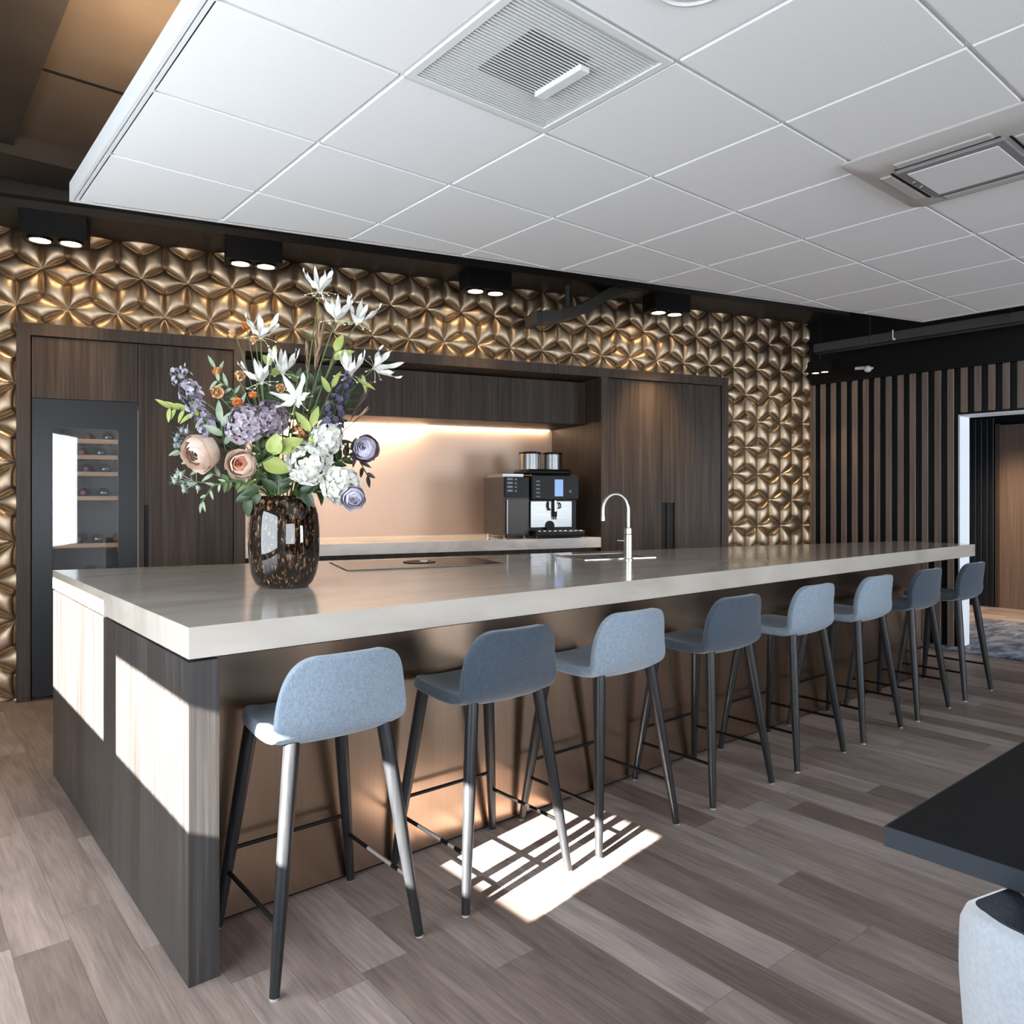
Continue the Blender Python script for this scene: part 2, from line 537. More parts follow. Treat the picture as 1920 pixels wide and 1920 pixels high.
def gold_relief():
    t = bmesh.new()
    K = 12
    a1 = Vector((LAT, 0)); a2 = Vector((LAT / 2, ROW))
    o = Vector((-0.014, 2.838))
    tri = 1.0 / 3.0
    rh = []
    for (p, d, q) in ((a1, 0, 0),):
        pass
    cells = []
    for j in range(-12, 5):
        for i in range(-25, 40):
            c0 = o + a1 * i + a2 * j
            for e, c1, c2 in ((a1, (a1 + a2) * tri, (a1 + (a1 - a2)) * tri),
                              (a2, (a1 + a2) * tri, (a2 + (a2 - a1)) * tri),
                              (a2 - a1, ((a2 - a1) + a2) * tri, ((a2 - a1) - a1) * tri)):
                cen = c0 + e * 0.5
                if cen.x < S0 - 0.2 or cen.x > S1 + 0.2 or cen.y < -0.2 or cen.y > ZT + 0.2: continue
                if 0.2 < cen.x < 6.13 and cen.y < 2.5: continue
                cells.append((c0, c1, c2))
    for c0, c1, c2 in cells:
        g = []
        for a in range(K + 1):
            row = []
            for b in range(K + 1):
                u, v = a / K, b / K
                p = c0 + c1 * u + c2 * v
                aa = u + v - 1; ww = 1 - abs(aa)
                h = (1 - aa * aa) * max(0.0, 1 - ((u - v) / ww) ** 2) ** 0.62 if ww > 1e-6 else 0.0
                row.append(t.verts.new((p.x, -(NBASE + RELIEF * h), p.y)))
            g.append(row)
        for a in range(K):
            for b in range(K):
                t.faces.new((g[a][b], g[a + 1][b], g[a + 1][b + 1], g[a][b + 1]))
    def cut(co_, no, bm_):
        bmesh.ops.bisect_plane(bm_, geom=bm_.verts[:] + bm_.edges[:] + bm_.faces[:], plane_co=co_, plane_no=no, clear_outer=True)
    cut((S0, 0, 0), (-1, 0, 0), t); cut((S1, 0, 0), (1, 0, 0), t)
    cut((0, 0, 0), (0, 0, -1), t); cut((0, 0, ZT), (0, 0, 1), t)
    dead = [f for f in t.faces if 0.05 < f.calc_center_median().x < 6.28 and f.calc_center_median().z < 2.66]
    bmesh.ops.delete(t, geom=dead, context='FACES')
    for f in t.faces:
        f.normal_update()
        if f.normal.y > 0: f.normal_flip()
    return t


gm = MB()
gm.add(gold_relief())
gw = struct(gm.build('wall_back', M['gold'], smooth=180), 'gold relief wall of six petalled stars')
gw.location = W0; gw.rotation_euler = (0, 0, AW)
bk = MB().box(-2.1, 0.02, 0.088, 0.2, 0, H_TOP).box(6.31, 7.62, 0.088, 0.2, 0, H_TOP).box(0.02, 6.31, 0.088, 0.2, 2.69, H_TOP)
bo = struct(bk.build('wall_back_core', M['soffit'])); bo.name = 'trim_1'
bo.location = W0; bo.rotation_euler = (0, 0, AW)
# bright edge profile closing the relief at its right end
eb = struct(MB().box(7.500, 7.512, 0.030, 0.2, 0, 3.10).build('trim_2', M['gold']), 'thin gold edge profile of the relief wall')
eb.location = W0; eb.rotation_euler = (0, 0, AW)
# soffit along the top of the gold wall
sf = struct(MB().box(-2.0, 7.6, -0.42, 0.2, 3.385, H_TOP).box(-2.0, 7.6, -0.50, -0.42, 3.44, H_TOP).build('trim_3', M['soffit']), 'dark soffit over the gold wall')
sf.location = W0; sf.rotation_euler = (0, 0, AW)

# window wall on the left, out of frame: sunlight enters through its two openings
XW = -1.2
A_Y0, A_Y1, B_Y0, B_Y1 = 3.158, 4.36, 1.50, 2.958
SILL, BTOP, ATOP = 1.333, 1.756, 1.945
wl = MB().box(XW - 0.1, XW, -4.5, B_Y0, 0, H_TOP).box(XW - 0.1, XW, B_Y1, A_Y0, 0, H_TOP).box(XW - 0.1, XW, A_Y1, 8.0, 0, H_TOP)
wl.box(XW - 0.1, XW, B_Y0, A_Y1, 0, SILL).box(XW - 0.1, XW, B_Y0, B_Y1, BTOP, H_TOP).box(XW - 0.1, XW, A_Y0, A_Y1, ATOP, H_TOP)
struct(wl.build('wall_left', plain('pale_plaster', (0.55, 0.56, 0.58), 0.8)), 'pale window wall')
struct(MB().box(XW - 0.06, XW - 0.05, B_Y0, B_Y1, SILL, BTOP).build('window_1', M['pane']))
struct(MB().box(XW - 0.06, XW - 0.05, A_Y0, A_Y1, SILL, ATOP).build('window_2', M['pane']))

struct(MB().box(-1.3, 12.5, -4.6, -4.5, 0, H_TOP).build('wall_front', plain('grey_plaster', (0.20, 0.20, 0.20), 0.8)), 'plain grey wall behind the viewer')
# slat wall on the right with the doorway
XR = 8.0
struct(MB().box(XR + 0.06, XR + 0.14, 2.9, 6.5, 0, H_TOP).box(XR + 0.06, XR + 0.14, -4.5, 2.9, 2.25, H_TOP).box(XR + 0.06, XR + 0.14, -4.5, 1.3, 0, 2.25).build('wall_right', M['charcoal']), 'dark wall behind the slats')
sb = MB(); sc2 = MB()
y = 4.156 + 0.1185 * 3
while y > 0.9:
    z0 = 0.0 if y > 2.93 else 2.27
    sb.box(XR, XR + 0.012, y - 0.030, y + 0.030, z0, 2.70, 0.003, 1)
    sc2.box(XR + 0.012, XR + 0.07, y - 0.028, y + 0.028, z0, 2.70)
    y -= 0.1185
struct(sb.build('trim_4', M['slat']), 'vertical brown wood slats on the right wall')
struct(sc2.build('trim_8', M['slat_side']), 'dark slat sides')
struct(MB().box(XR - 0.02, XR + 0.06, -4.5, 5.0, 2.70, H_TOP).build('trim_5', M['black']), 'black band above the slats')
struct(MB().box(XR - 0.005, XR + 0.23, 2.885, 2.90, 0, 2.25).box(XR - 0.005, XR + 0.23, 1.3, 2.885, 2.235, 2.25).build('trim_6', M['reveal']), 'pale doorway lining')
# passage beyond the doorway
struct(MB().box(11.4, 11.5, -1, 6, 0, 2.75).build('wall_far', M['charcoal']), 'dark passage end wall')
struct(MB().box(8.23, 8.30, 2.93, 4.6, 0, 2.75).build('wall_passage_side', M['charcoal'])).name = 'wall_side'
struct(MB().box(8.16, 11.5, -1, 6, 2.75, 2.8).build('trim_7', M['black']))

# ------------------------------------------------------------------ suspended tile ceiling
IZ = 2.792
IX0, IX1 = 0.662, 6.12
def iback(x):  # oblique rear edge, parallel to the gold wall
    return 3.914 + (x - 0.662) * (2.463 - 3.914) / (6.143 - 0.662)
GX, GY, TS = 1.2690, 2.0680, 0.600
IYF = -2.6
isl = thing('suspended_ceiling', 'white suspended tile ceiling island hanging over the bar', 'ceiling island', (0, 0, IZ))
tt = bmesh.new()
for i in range(-2, 9):
    for j in range(-9, 4):
        x0, y0 = GX + i * TS, GY + j * TS
        if i == 0 and j == -1: continue
        q = MB().box(x0 + 0.0075, x0 + TS - 0.0075, y0 + 0.0075, y0 + TS - 0.0075, 0.0, 0.02, 0.0025, 1)
        me = bpy.data.meshes.new('t'); q.bm.to_mesh(me); q.bm.free(); tt.from_mesh(me); bpy.data.meshes.remove(me)
def clip(bm_, inset):
    dx, dy = 6.143 - 0.662, 2.463 - 3.914
    nn = Vector((-dy, dx, 0)).normalized()
    for c_, n_ in (((IX0 + inset, 0, 0), (-1, 0, 0)), ((IX1 - inset, 0, 0), (1, 0, 0)), ((0, IYF, 0), (0, -1, 0)), (Vector((0.662, 3.914, 0)) - nn * inset, nn)):
        bmesh.ops.bisect_plane(bm_, geom=bm_.verts[:] + bm_.edges[:] + bm_.faces[:], plane_co=c_, plane_no=n_, clear_outer=True)
clip(tt, 0.030)
tm = MB(); tm.add(tt)
tm.build('tile_field', M['tile'], isl)
gb = bmesh.new()
for i in range(-1, 10):
    x0 = GX + i * TS
    q = MB().box(x0 - 0.012, x0 + 0.012, IYF, 4.2, 0.0070, 0.03)
    me = bpy.data.meshes.new('t'); q.bm.to_mesh(me); q.bm.free(); gb.from_mesh(me); bpy.data.meshes.remove(me)
for j in range(-8, 5):
    y0 = GY + j * TS
    q = MB().box(IX0, IX1, y0 - 0.012, y0 + 0.012, 0.0085, 0.03)
    me = bpy.data.meshes.new('t'); q.bm.to_mesh(me); q.bm.free(); gb.from_mesh(me); bpy.data.meshes.remove(me)
clip(gb, 0.03)
gmb = MB(); gmb.add(gb)
gmb.build('grid_bars', M['white_metal'], isl)
poly = [(IX0, IYF), (IX1, IYF), (IX1, iback(IX1)), (IX0, iback(IX0))]
def inset_poly(p, d):
    n = len(p); out = []
    for i in range(n):
        a, b_, c_ = Vector(p[i - 1]), Vector(p[i]), Vector(p[(i + 1) % n])
        e1 = (b_ - a).normalized(); e2 = (c_ - b_).normalized()
        n1 = Vector((-e1.y, e1.x)); n2 = Vector((-e2.y, e2.x))
        k = d / (1 + n1.dot(n2))
        out.append(tuple(b_ + (n1 + n2) * k))
    return out
def rim(bm_, steps):
    rings = []
    for d, z in steps:
        rings.append([bm_.verts.new((x, y_, z)) for x, y_ in inset_poly(poly, d)])
    for a, b_ in zip(rings, rings[1:]):
        for k in range(4):
            bm_.faces.new((a[k], a[(k + 1) % 4], b_[(k + 1) % 4], b_[k]))
rb = bmesh.new()
rim(rb, [(0.03, 0.085), (0, 0.085), (0, 0.0), (0.012, 0.0), (0.012, 0.012), (0.018, 0.012), (0.018, 0.0), (0.034, 0.0), (0.034, 0.02)])
bmesh.ops.recalc_face_normals(rb, faces=rb.faces[:])
rm = MB(); rm.add(rb)
rm.build('edge_profile', M['white_metal'], isl)
bb_ = MB(); bb_.prism(inset_poly(poly, 0.02), 0.03, 0.084)
bb_.build('deck', M['white_metal'], isl)
for k, (x, y_) in enumerate(((1.2, 0.4), (1.2, 3.2), (3.6, 0.4), (3.6, 2.6), (5.7, 0.4), (5.7, 2.2))):
    MB().tube([(x, y_, 0.08), (x, y_, H_TOP - IZ)], 0.004, 6).build('hanger_rod', M['tray'], isl)

# ventilation diffuser tile
vt = thing('air_diffuser', 'square perforated white air diffuser with raised square plate in the tile ceiling', 'air vent', (GX + TS / 2, GY - TS / 2, IZ))
vb = MB()
vb.box(-0.295, 0.295, -0.295, -0.27, -0.004, 0.02).box(-0.295, 0.295, 0.27, 0.295, -0.004, 0.02).box(-0.295, -0.27, -0.27, 0.27, -0.004, 0.02).box(0.27, 0.295, -0.27, 0.27, -0.004, 0.02)
vb.build('frame', M['light_grille'], vt)
rg = MB()
n_ = 40
for k in range(n_):
    yv = -0.268 + 0.536 * (k + 0.5) / n_
    rg.box(-0.27, 0.27, yv - 0.0030, yv + 0.0030, 0.0, 0.003, 0.001, 1)
rg.build('rib_panel', M['light_grille'], vt)
MB().box(-0.28, 0.28, -0.28, 0.28, 0.010, 0.025).build('back_plate', M['light_grille'], vt)
MB().box(-0.135, 0.095, -0.135, 0.125, 0.0035, 0.0095).build('centre_plate', M['vent_dark'], vt)
MB().box(0.085, 0.125, -0.105, 0.110, -0.016, 0.003, 0.003).build('deflector', M['light_grille'], vt)

# ceiling cassette
ac = thing('ceiling_cassette', 'pale grey square air conditioning cassette with bright centre panel set in the tile ceiling', 'air conditioner', (3.295, 1.165, IZ))
def sq_ring(steps, rot=0):
    t = bmesh.new(); rings = []
    for h_, z, r in steps:
        ring = []
        for q in range(4):
            for k in range(5):
                a = q * PI / 2 + k * PI / 8
                cx_ = (h_ - r) * (1 if q in (0, 3) else -1); cy_ = (h_ - r) * (1 if q in (0, 1) else -1)
                ring.append(t.verts.new((cx_ + r * math.cos(a), cy_ + r * math.sin(a), z)))
        rings.append(ring)
    n = 20
    for a, b_ in zip(rings, rings[1:]):
        for k in range(n): t.faces.new((a[k], a[(k + 1) % n], b_[(k + 1) % n], b_[k]))
    t.faces.new(rings[-1])
    bmesh.ops.recalc_face_normals(t, faces=t.faces[:])
    return t
q = MB(); q.add(sq_ring([(0.345, 0.0, 0.03), (0.345, -0.008, 0.03), (0.30, -0.030, 0.03), (0.26, -0.036, 0.02), (0.20, -0.036, 0.01)]))
q.build('body', M['grey_plastic'], ac, smooth=40)
MB().box(-0.19, 0.19, -0.19, 0.19, -0.046, -0.034, 0.004).build('grille_frame', M['mid_grey'], ac)
MB().box(-0.155, 0.155, -0.16, 0.16, -0.049, -0.045, 0.002).build('grille_panel', M['white_metal'], ac)
for k in range(4):
    fb = MB().box(-0.17, 0.17, 0.215, 0.262, -0.041, -0.033, 0.006)
    f = fb.build('air_flap', M['grey_plastic'], ac); f.rotation_euler = (0, 0, k * PI / 2)
    fb = MB().box(-0.185, 0.185, 0.205, 0.212, -0.039, -0.034)
    f = fb.build('air_slot', M['black'], ac); f.rotation_euler = (0, 0, k * PI / 2)
for x in (-0.05, 0.02): MB().box(x, x + 0.01, 0.172, 0.184, -0.050, -0.044).build('clip', M['chrome'], ac)

sp_ = thing('ceiling_speaker', 'round pale speaker set flush in the tile ceiling at the top edge', 'speaker', (1.60, 1.20, IZ))
MB().lathe([(0.0, 0.0), (0.112, 0.0), (0.112, -0.006), (0.100, -0.010), (0.094, -0.004), (0.0, -0.004)], n=40).build('trim_ring', M['white_metal'], sp_, smooth=40)
MB().lathe([(0.0, -0.004), (0.093, -0.004), (0.080, -0.009), (0.0, -0.012)], n=40).build('cover', M['light_grille'], sp_, smooth=60)
for x, y_ in ((0.062, 0.020), (0.070, 0.004)): MB().box(x, x + 0.011, y_, y_ + 0.008, -0.016, -0.006, 0.001).build('clip', M['mid_grey'], sp_)

# ------------------------------------------------------------------ bar
BX0, BX1, BY0 = 0.711, 6.870, 2.366
BYL, BYR = 4.66, 2.95
ZT_, ZB_ = 1.0755, 0.9795
def bback(x): return BYL + (x - BX0) * (BYR - BYL) / (BX1 - BX0)
bar = thing('bar_counter', 'dark oak and bronze bar base carrying the long stone worktop', 'bar', (BX0, BY0, 0))
def L3(pts): return [(p[0] - BX0, p[1] - BY0) for p in pts]
ZP = ZB_ - 0.008
MB().prism(L3([(BX0, BY0), (BX0 + 0.092, BY0), (BX0 + 0.092, bback(BX0 + 0.09) - 0.01), (BX0, BYL - 0.01)]), 0, ZP, 0.0015).build('end_panel', M['bar_wood'], bar)
FY = 2.662
MB().box(0.092, BX1 - BX0 - 0.30, FY - BY0, FY - BY0 + 0.02, 0.012, ZP).build('front_panel', M['bronze'], bar)
MB().box(0.092, BX1 - BX0 - 0.32, FY - BY0 + 0.012, FY - BY0 + 0.03, 0.0, 0.012).build('plinth', M['black'], bar)
MB().prism(L3([(BX0 + 0.092, FY + 0.022), (BX1 - 0.30, FY + 0.022), (BX1 - 0.30, bback(BX1 - 0.3) - 0.05), (BX0 + 0.092, bback(BX0 + 0.092) - 0.05)]), 0.0, ZP).build('carcass', M['wood'], bar)
for k in range(8):   # doors on the working side
    x0 = BX0 + 0.12 + k * 0.70; x1 = x0 + 0.69
    MB().prism(L3([(x0, bback(x0) - 0.048), (x1, bback(x1) - 0.048), (x1, bback(x1) - 0.03), (x0, bback(x0) - 0.03)]), 0.1, ZP - 0.03).build('door', M['wood'], bar)
MB().box(0.012, BX1 - BX0 - 0.32, 0.03, FY - BY0 + 0.2, ZP, ZB_).build('shadow_gap', M['black'], bar)

wt = MB().prism([(BX0, BY0), (BX1, BY0), (BX1, BYR), (BX0, BYL)], ZB_, ZT_, 0.002).build('stone_worktop', M['stone'])
tag(wt, 'long tapering beige stone worktop of the bar', 'worktop')

# hob
hx = [(2.135, 4.20), (1.885, 3.62), (2.760, 3.374), (3.010, 3.95)]
hb = thing('induction_hob', 'black glass hob with central round extractor set in the stone worktop', 'hob', (2.44, 3.79, ZT_))
HX = [(1.885, 3.618), (2.760, 3.372), (2.920, 3.905), (2.045, 4.150)]
MB().prism([(p[0] - 2.44, p[1] - 3.79) for p in HX], 0.0, 0.005, 0.001).build('glass_plate', M['black_gloss'], hb)
pe = [(p[0] - 2.44, p[1] - 3.79) for p in HX]
MB().tube([(pe[0][0], pe[0][1], 0.004), (pe[1][0], pe[1][1], 0.004)], 0.003, 6).build('steel_trim', M['steel'], hb)
MB().lathe([(0.0, 0.005), (0.095, 0.005), (0.095, 0.009), (0.075, 0.009), (0.070, 0.006), (0.0, 0.006)], n=36).build('extractor_grate', M['black'], hb, smooth=30)
MB().lathe([(0.0, 0.009), (0.030, 0.009), (0.030, 0.013), (0.0, 0.015)], c=(0.02, -0.02, 0), n=28).build('extractor_cap', M['steel'], hb, smooth=30)

# sink: pale steel rim and shallow bowl
sk = thing('undermount_sink', 'pale steel sink behind the swan neck tap in the bar worktop', 'sink', (3.62, 3.42, ZT_), AW)
sm = MB()
sm.box(-0.26, 0.26, -0.20, -0.185, 0.0, 0.004).box(-0.26, 0.26, 0.185, 0.20, 0.0, 0.004).box(-0.26, -0.245, -0.185, 0.185, 0.0, 0.004).box(0.245, 0.26, -0.185, 0.185, 0.0, 0.004)
sm.build('rim', M['steel'], sk)
MB().box(-0.245, 0.245, -0.185, 0.185, 0.0, 0.0015).build('bowl', M['mid_grey'], sk)
MB().lathe([(0.0, 0.0015), (0.04, 0.0015), (0.036, 0.004), (0.0, 0.003)], n=24).build('drain', M['chrome'], sk, smooth=40)

# tap
tp = thing('swan_neck_tap', 'brushed steel swan neck tap standing on the bar worktop', 'tap', (3.545, 3.150, ZT_), -YAW)
MB().lathe([(0.0, 0), (0.032, 0), (0.032, 0.006), (0.026, 0.010), (0.026, 0.155), (0.0225, 0.160), (0.0225, 0.195), (0.013, 0.200), (0.0, 0.2)], n=28).build('body', M['steel'], tp, smooth=30)
pts = [(0, 0, 0.19), (0, 0, 0.26)]
for k in range(0, 19):
    a = PI * k / 18
    pts.append((-0.078 + 0.078 * math.cos(a), 0, 0.305 + 0.098 * math.sin(a)))
pts += [(-0.156, 0, 0.285), (-0.156, 0, 0.262)]
MB().tube(pts, [0.0125] * (len(pts) - 1) + [0.0125], 14).build('spout', M['steel'], tp, smooth=60)
MB().tube([(-0.156, 0, 0.268), (-0.156, 0, 0.240)], 0.0145, 14).build('nozzle', M['steel'], tp, smooth=40)
MB().tube([(-0.024, 0, 0.117), (-0.068, 0, 0.119)], 0.0035, 8).build('handle', M['steel'], tp, smooth=60)
MB().tube([(0.0, 0, 0.162), (0.0, 0, 0.192)], 0.0250, 20).build('collar', M['steel'], tp, smooth=40)

# ------------------------------------------------------------------ built-in wall units
def panel_box(x0, x1, y0, y1, z0, z1, bev=0.0015):
    return MB().box(x0, x1, y0, y1, z0, z1, bev, 1)


fr = wall_thing('oak_surround', 'dark oak frame running round the cabinets and recess in the gold wall', 'surround', 0)
panel_box(0.0, 0.087, -0.0, 0.60, 0, 2.706).build('left_post', M['frame_wood'], fr)
panel_box(0.087, 6.243, 0.0, 0.60, 2.618, 2.706).build('top_rail', M['frame_wood'], fr)
panel_box(6.243, 6.331, 0.0, 0.60, 0, 2.706).build('right_post', M['frame_wood'], fr)
panel_box(1.452, 1.540, 0.0, 1.06, 0, 2.618).build('inner_post', M['frame_wood'], fr)
panel_box(4.790, 4.868, 0.0, 1.06, 0, 2.618).build('inner_post', M['frame_wood'], fr)

lc = wall_thing('fridge_housing', 'dark oak panel cabinet housing the wine fridge, left of the tall door', 'cabinet', 0.09)
panel_box(0.004, 0.684, 0.012, 0.034, 2.172, 2.612).build('top_panel', M['wood'], lc)
panel_box(0.004, 0.680, 0.040, 0.58, 2.172, 2.61).build('carcass', M['wood'], lc)
lc2 = wall_thing('tall_cupboard', 'tall dark oak cupboard with long slot handle beside the wine fridge', 'cupboard', 0.778)
panel_box(-0.001, 0.04, 0.012, 0.034, 0.04, 2.612).build('door_stile', M['wood'], lc2)
panel_box(0.068, 0.670, 0.012, 0.034, 0.04, 2.612).build('door', M['wood'], lc2)
panel_box(0.040, 0.068, 0.012, 0.034, 1.40, 2.612).build('door_strip', M['wood'], lc2)
panel_box(0.040, 0.068, 0.030, 0.036, 0.04, 1.40).build('slot_handle', M['black'], lc2)
panel_box(0.004, 0.670, 0.04, 0.60, 0.0, 2.612).build('carcass', M['wood'], lc2)
rc = wall_thing('double_cupboard', 'tall dark oak double cupboard with paired slot handles, right of the recess', 'cupboard', 4.868)
for nm, x0, x1 in (('door', 0.003, 0.628), ('door', 0.792, 1.372)):
    panel_box(x0, x1, 0.012, 0.034, 0.04, 2.612).build(nm, M['wood'], rc)
panel_box(0.631, 0.789, 0.012, 0.034, 1.40, 2.612).build('door_strip', M['wood'], rc)
panel_box(0.631, 0.700, 0.028, 0.036, 0.04, 1.40).build('slot_handle', M['black'], rc)
panel_box(0.712, 0.789, 0.028, 0.036, 0.04, 1.40).build('slot_handle', M['black'], rc)
panel_box(0.700, 0.712, 0.012, 0.036, 0.04, 1.40).build('door_edge', M['wood'], rc)
panel_box(0.003, 1.372, 0.04, 0.60, 0.0, 2.612).build('carcass', M['wood'], rc)

# recess
uc = wall_thing('wall_cupboard', 'row of dark oak cupboards hanging over the lit recess', 'cupboard', 1.54)
for k in range(4):
    panel_box(0.0015 + k * 0.8115, 0.8115 * (k + 1) + 0.0008, 0.30, 0.322, 2.185, 2.60, 0.0004).build('door', M['wood'], uc)
panel_box(0.004, 3.246, 0.325, 1.05, 2.18, 2.60).build('carcass', M['wood'], uc)
bs = tag(MB().box(0.0, 3.25, 0, 0.012, 1.07, 2.18).build('copper_splashback', M['splash']), 'satin copper splashback glowing under the light strip', 'splashback')
bs.location = WP(1.54, -1.05, 0); bs.rotation_euler = (0, 0, AW)
led = thing('light_strip', 'warm light strip under the hanging cupboards of the recess', 'light', WP(1.54, -1.02, 2.18), AW)
MB().box(0.02, 3.20, -0.016, 0.016, -0.012, -0.0005).build('diffuser', M['led'], led)
la = area('strip_glow', WP(1.54 + 1.6, -0.99, 2.160), (0, 0.35, -1), 3.1, 0.03, 22, (1.0, 0.74, 0.52))
ct = tag(MB().box(0, 3.25, 0, 1.05, 0.973, 1.070, 0.002).build('marble_worktop', M['stone_white']), 'white marble worktop in the copper backed recess', 'worktop')
ct.location = WP(1.54, 0, 0); ct.rotation_euler = (0, 0, AW)
bc = wall_thing('base_cupboard', 'dark base cupboards below the white marble worktop', 'cupboard', 1.54)
for k in range(4):
    panel_box(0.004 + k * 0.8115, 0.8115 * (k + 1) - 0.002, 0.03, 0.05, 0.10, 0.93).build('door', M['wood'], bc)
panel_box(0.004, 3.246, 0.052, 1.04, 0.0, 0.972).build('carcass', M['wood'], bc)

# ------------------------------------------------------------------ wine fridge
wf = wall_thing('wine_fridge', 'black wine fridge with tall glass door in the oak cabinet', 'wine fridge', 0.09)
FX0, FX1, FZ0, FZ1 = 0.006, 0.684, 0.03, 2.168
GX0, GX1, GZ0, GZ1 = 0.131, 0.553, 0.10, 1.964
db = MB()
db.box(FX0, GX0, 0.004, 0.034, FZ0, FZ1).box(GX1, FX1, 0.004, 0.034, FZ0, FZ1).box(GX0, GX1, 0.004, 0.034, FZ0, GZ0).box(GX0, GX1, 0.004, 0.034, GZ1, FZ1)
dr = db.build('door', M['charcoal'], wf)
MB().box(GX0, GX1, 0.012, 0.016, GZ0, GZ1).build('glass', M['pane'], dr)
lin = MB()
lin.box(FX0 + 0.03, FX0 + 0.05, 0.045, 0.56, FZ0, FZ1 - 0.01).box(FX1 - 0.05, FX1 - 0.03, 0.045, 0.56, FZ0, FZ1 - 0.01).box(FX0 + 0.03, FX1 - 0.03, 0.54, 0.56, FZ0, FZ1 - 0.01)
lin.box(FX0 + 0.05, FX1 - 0.05, 0.045, 0.54, FZ1 - 0.03, FZ1 - 0.01).box(FX0 + 0.05, FX1 - 0.05, 0.045, 0.54, FZ0, FZ0 + 0.03)
lin.build('liner', plain('fridge_liner', (0.07, 0.07, 0.07), 0.5), wf)
MB().tube([(0.553, 0.040, 1.05), (0.553, 0.040, 1.95)], 0.004, 6).build('door_seal', M['light_grille'], wf)
SHZ = [1.873, 1.756, 1.632, 1.452, 1.102, 0.85, 0.62, 0.40]
for z in SHZ:
    sh = MB().box(0.06, 0.63, 0.055, 0.075, z - 0.016, z + 0.016, 0.002, 1)
    for k in range(6): sh.box(0.07 + k * 0.1, 0.09 + k * 0.1, 0.075, 0.50, z - 0.008, z)
    sh.build('shelf', M['shelf'], wf)
fl = bpy.data.lights.new('fridge_light', 'AREA'); fl.shape = 'RECTANGLE'; fl.size = 0.4; fl.size_y = 0.1; fl.energy = 1.2; fl.color = (1, 0.93, 0.82)
flo = bpy.data.objects.new('fridge_light', fl); COL.objects.link(flo); flo.parent = wf; flo.location = (0.34, 0.12, 2.12)
def make_bottle():
    r = thing('wine_bottle', 'x', 'bottle')
    MB().lathe([(0.0, 0.0), (0.030, 0.0), (0.038, 0.006), (0.038, 0.19), (0.030, 0.22), (0.0155, 0.245), (0.0145, 0.30), (0.0165, 0.302), (0.0165, 0.315), (0.0, 0.316)], n=22, axis='Y').build('glass_body', M['bottle'], r, smooth=50)
    MB().lathe([(0.0148, 0.255), (0.0158, 0.256), (0.0172, 0.302), (0.0172, 0.317), (0.0, 0.318)], n=18, axis='Y', caps=False).build('foil_cap', M['foil'], r, smooth=50)
    return r
proto = None
place = {1.873: [0.20, 0.34, 0.48], 1.756: [0.17, 0.30, 0.43], 1.632: [0.20, 0.33, 0.46, 0.57], 1.452: [0.16, 0.31, 0.45], 1.102: [0.15, 0.28, 0.41, 0.53], 0.85: [0.2, 0.34, 0.48]}
words = {1.873: 'top', 1.756: 'second', 1.632: 'third', 1.452: 'fourth', 1.102: 'fifth', 0.85: 'sixth'}
ords = ['leftmost', 'second from left', 'third from left', 'rightmost']
for z, xs in place.items():
    for k, x in enumerate(xs):
        if proto is None: proto = make_bottle(); b_ = proto
        else: b_ = copy_tree(proto)
        b_.parent = None
        neck_front = (k % 2 == 1)
        loc = WP(0.09 + x, -0.10, z + 0.040)
        b_.location = loc
        b_.rotation_euler = (0, 0, AW)
        if neck_front:
            b_.location = WP(0.09 + x, -0.46, z + 0.040); b_.rotation_euler = (0, 0, AW + PI)
        pos = ords[k] if k < len(xs) - 1 else 'rightmost'
        tag(b_, 'dark wine bottle lying on the %s fridge shelf, %s there' % (words[z], pos), 'bottle', 'wine bottles in the fridge')

# ------------------------------------------------------------------ coffee machine and milk fridge on the back worktop
ZC = 1.070
mk = wall_thing('milk_fridge', 'taupe metal milk fridge with black control head left of the coffee machine', 'milk fridge', 3.805, -0.09, ZC)
panel_box(0.0, 0.26, 0.0, 0.50, 0.03, 0.575, 0.004).build('body', M['brown_metal'], mk)
panel_box(0.008, 0.255, -0.012, 0.004, 0.385, 0.575, 0.004).build('control_head', M['machine_black'], mk)
for k in range(4):
    panel_box(0.03, 0.085, -0.0145, -0.011, 0.545 - k * 0.036, 0.565 - k * 0.036, 0.001).build('display_key', M['screen_dim'], mk)
for k in range(4):
    panel_box(0.105, 0.128, -0.0145, -0.011, 0.545 - k * 0.036, 0.560 - k * 0.036, 0.001).build('button', M['mid_grey'], mk)
panel_box(0.020, 0.245, -0.014, 0.002, 0.04, 0.375, 0.004).build('door', M['brown_metal'], mk)
MB().tube([(0.028, -0.020, 0.05), (0.028, -0.020, 0.365)], 0.006, 8).build('door_handle', M['steel'], mk)
for x in (0.03, 0.23):
    for y_ in (0.04, 0.46):
        MB().tube([(x, y_, 0), (x, y_, 0.03)], 0.014, 10).build('foot', M['chrome'], mk)
tr = wall_thing('metal_tray', 'low tray of shiny metal parts lying on the taupe milk fridge', 'tray', 3.82, -0.16, ZC + 0.575)
MB().box(0.0, 0.22, 0.0, 0.36, 0.0, 0.012, 0.003).box(0.0, 0.22, 0.0, 0.008, 0.012, 0.03).box(0.0, 0.008, 0.0, 0.36, 0.012, 0.03).box(0.212, 0.22, 0.0, 0.36, 0.012, 0.03).build('pan', M['machine_steel'], tr)
cm = wall_thing('coffee_machine', 'black bean to cup coffee machine with steel front and two hoppers on the marble worktop', 'coffee machine', 4.075, -0.07, ZC)
panel_box(0.0, 0.52, 0.06, 0.58, 0.03, 0.60, 0.01).build('body', M['machine_black'], cm)
panel_box(0.005, 0.515, -0.005, 0.08, 0.36, 0.60, 0.012).build('head', M['machine_black'], cm)
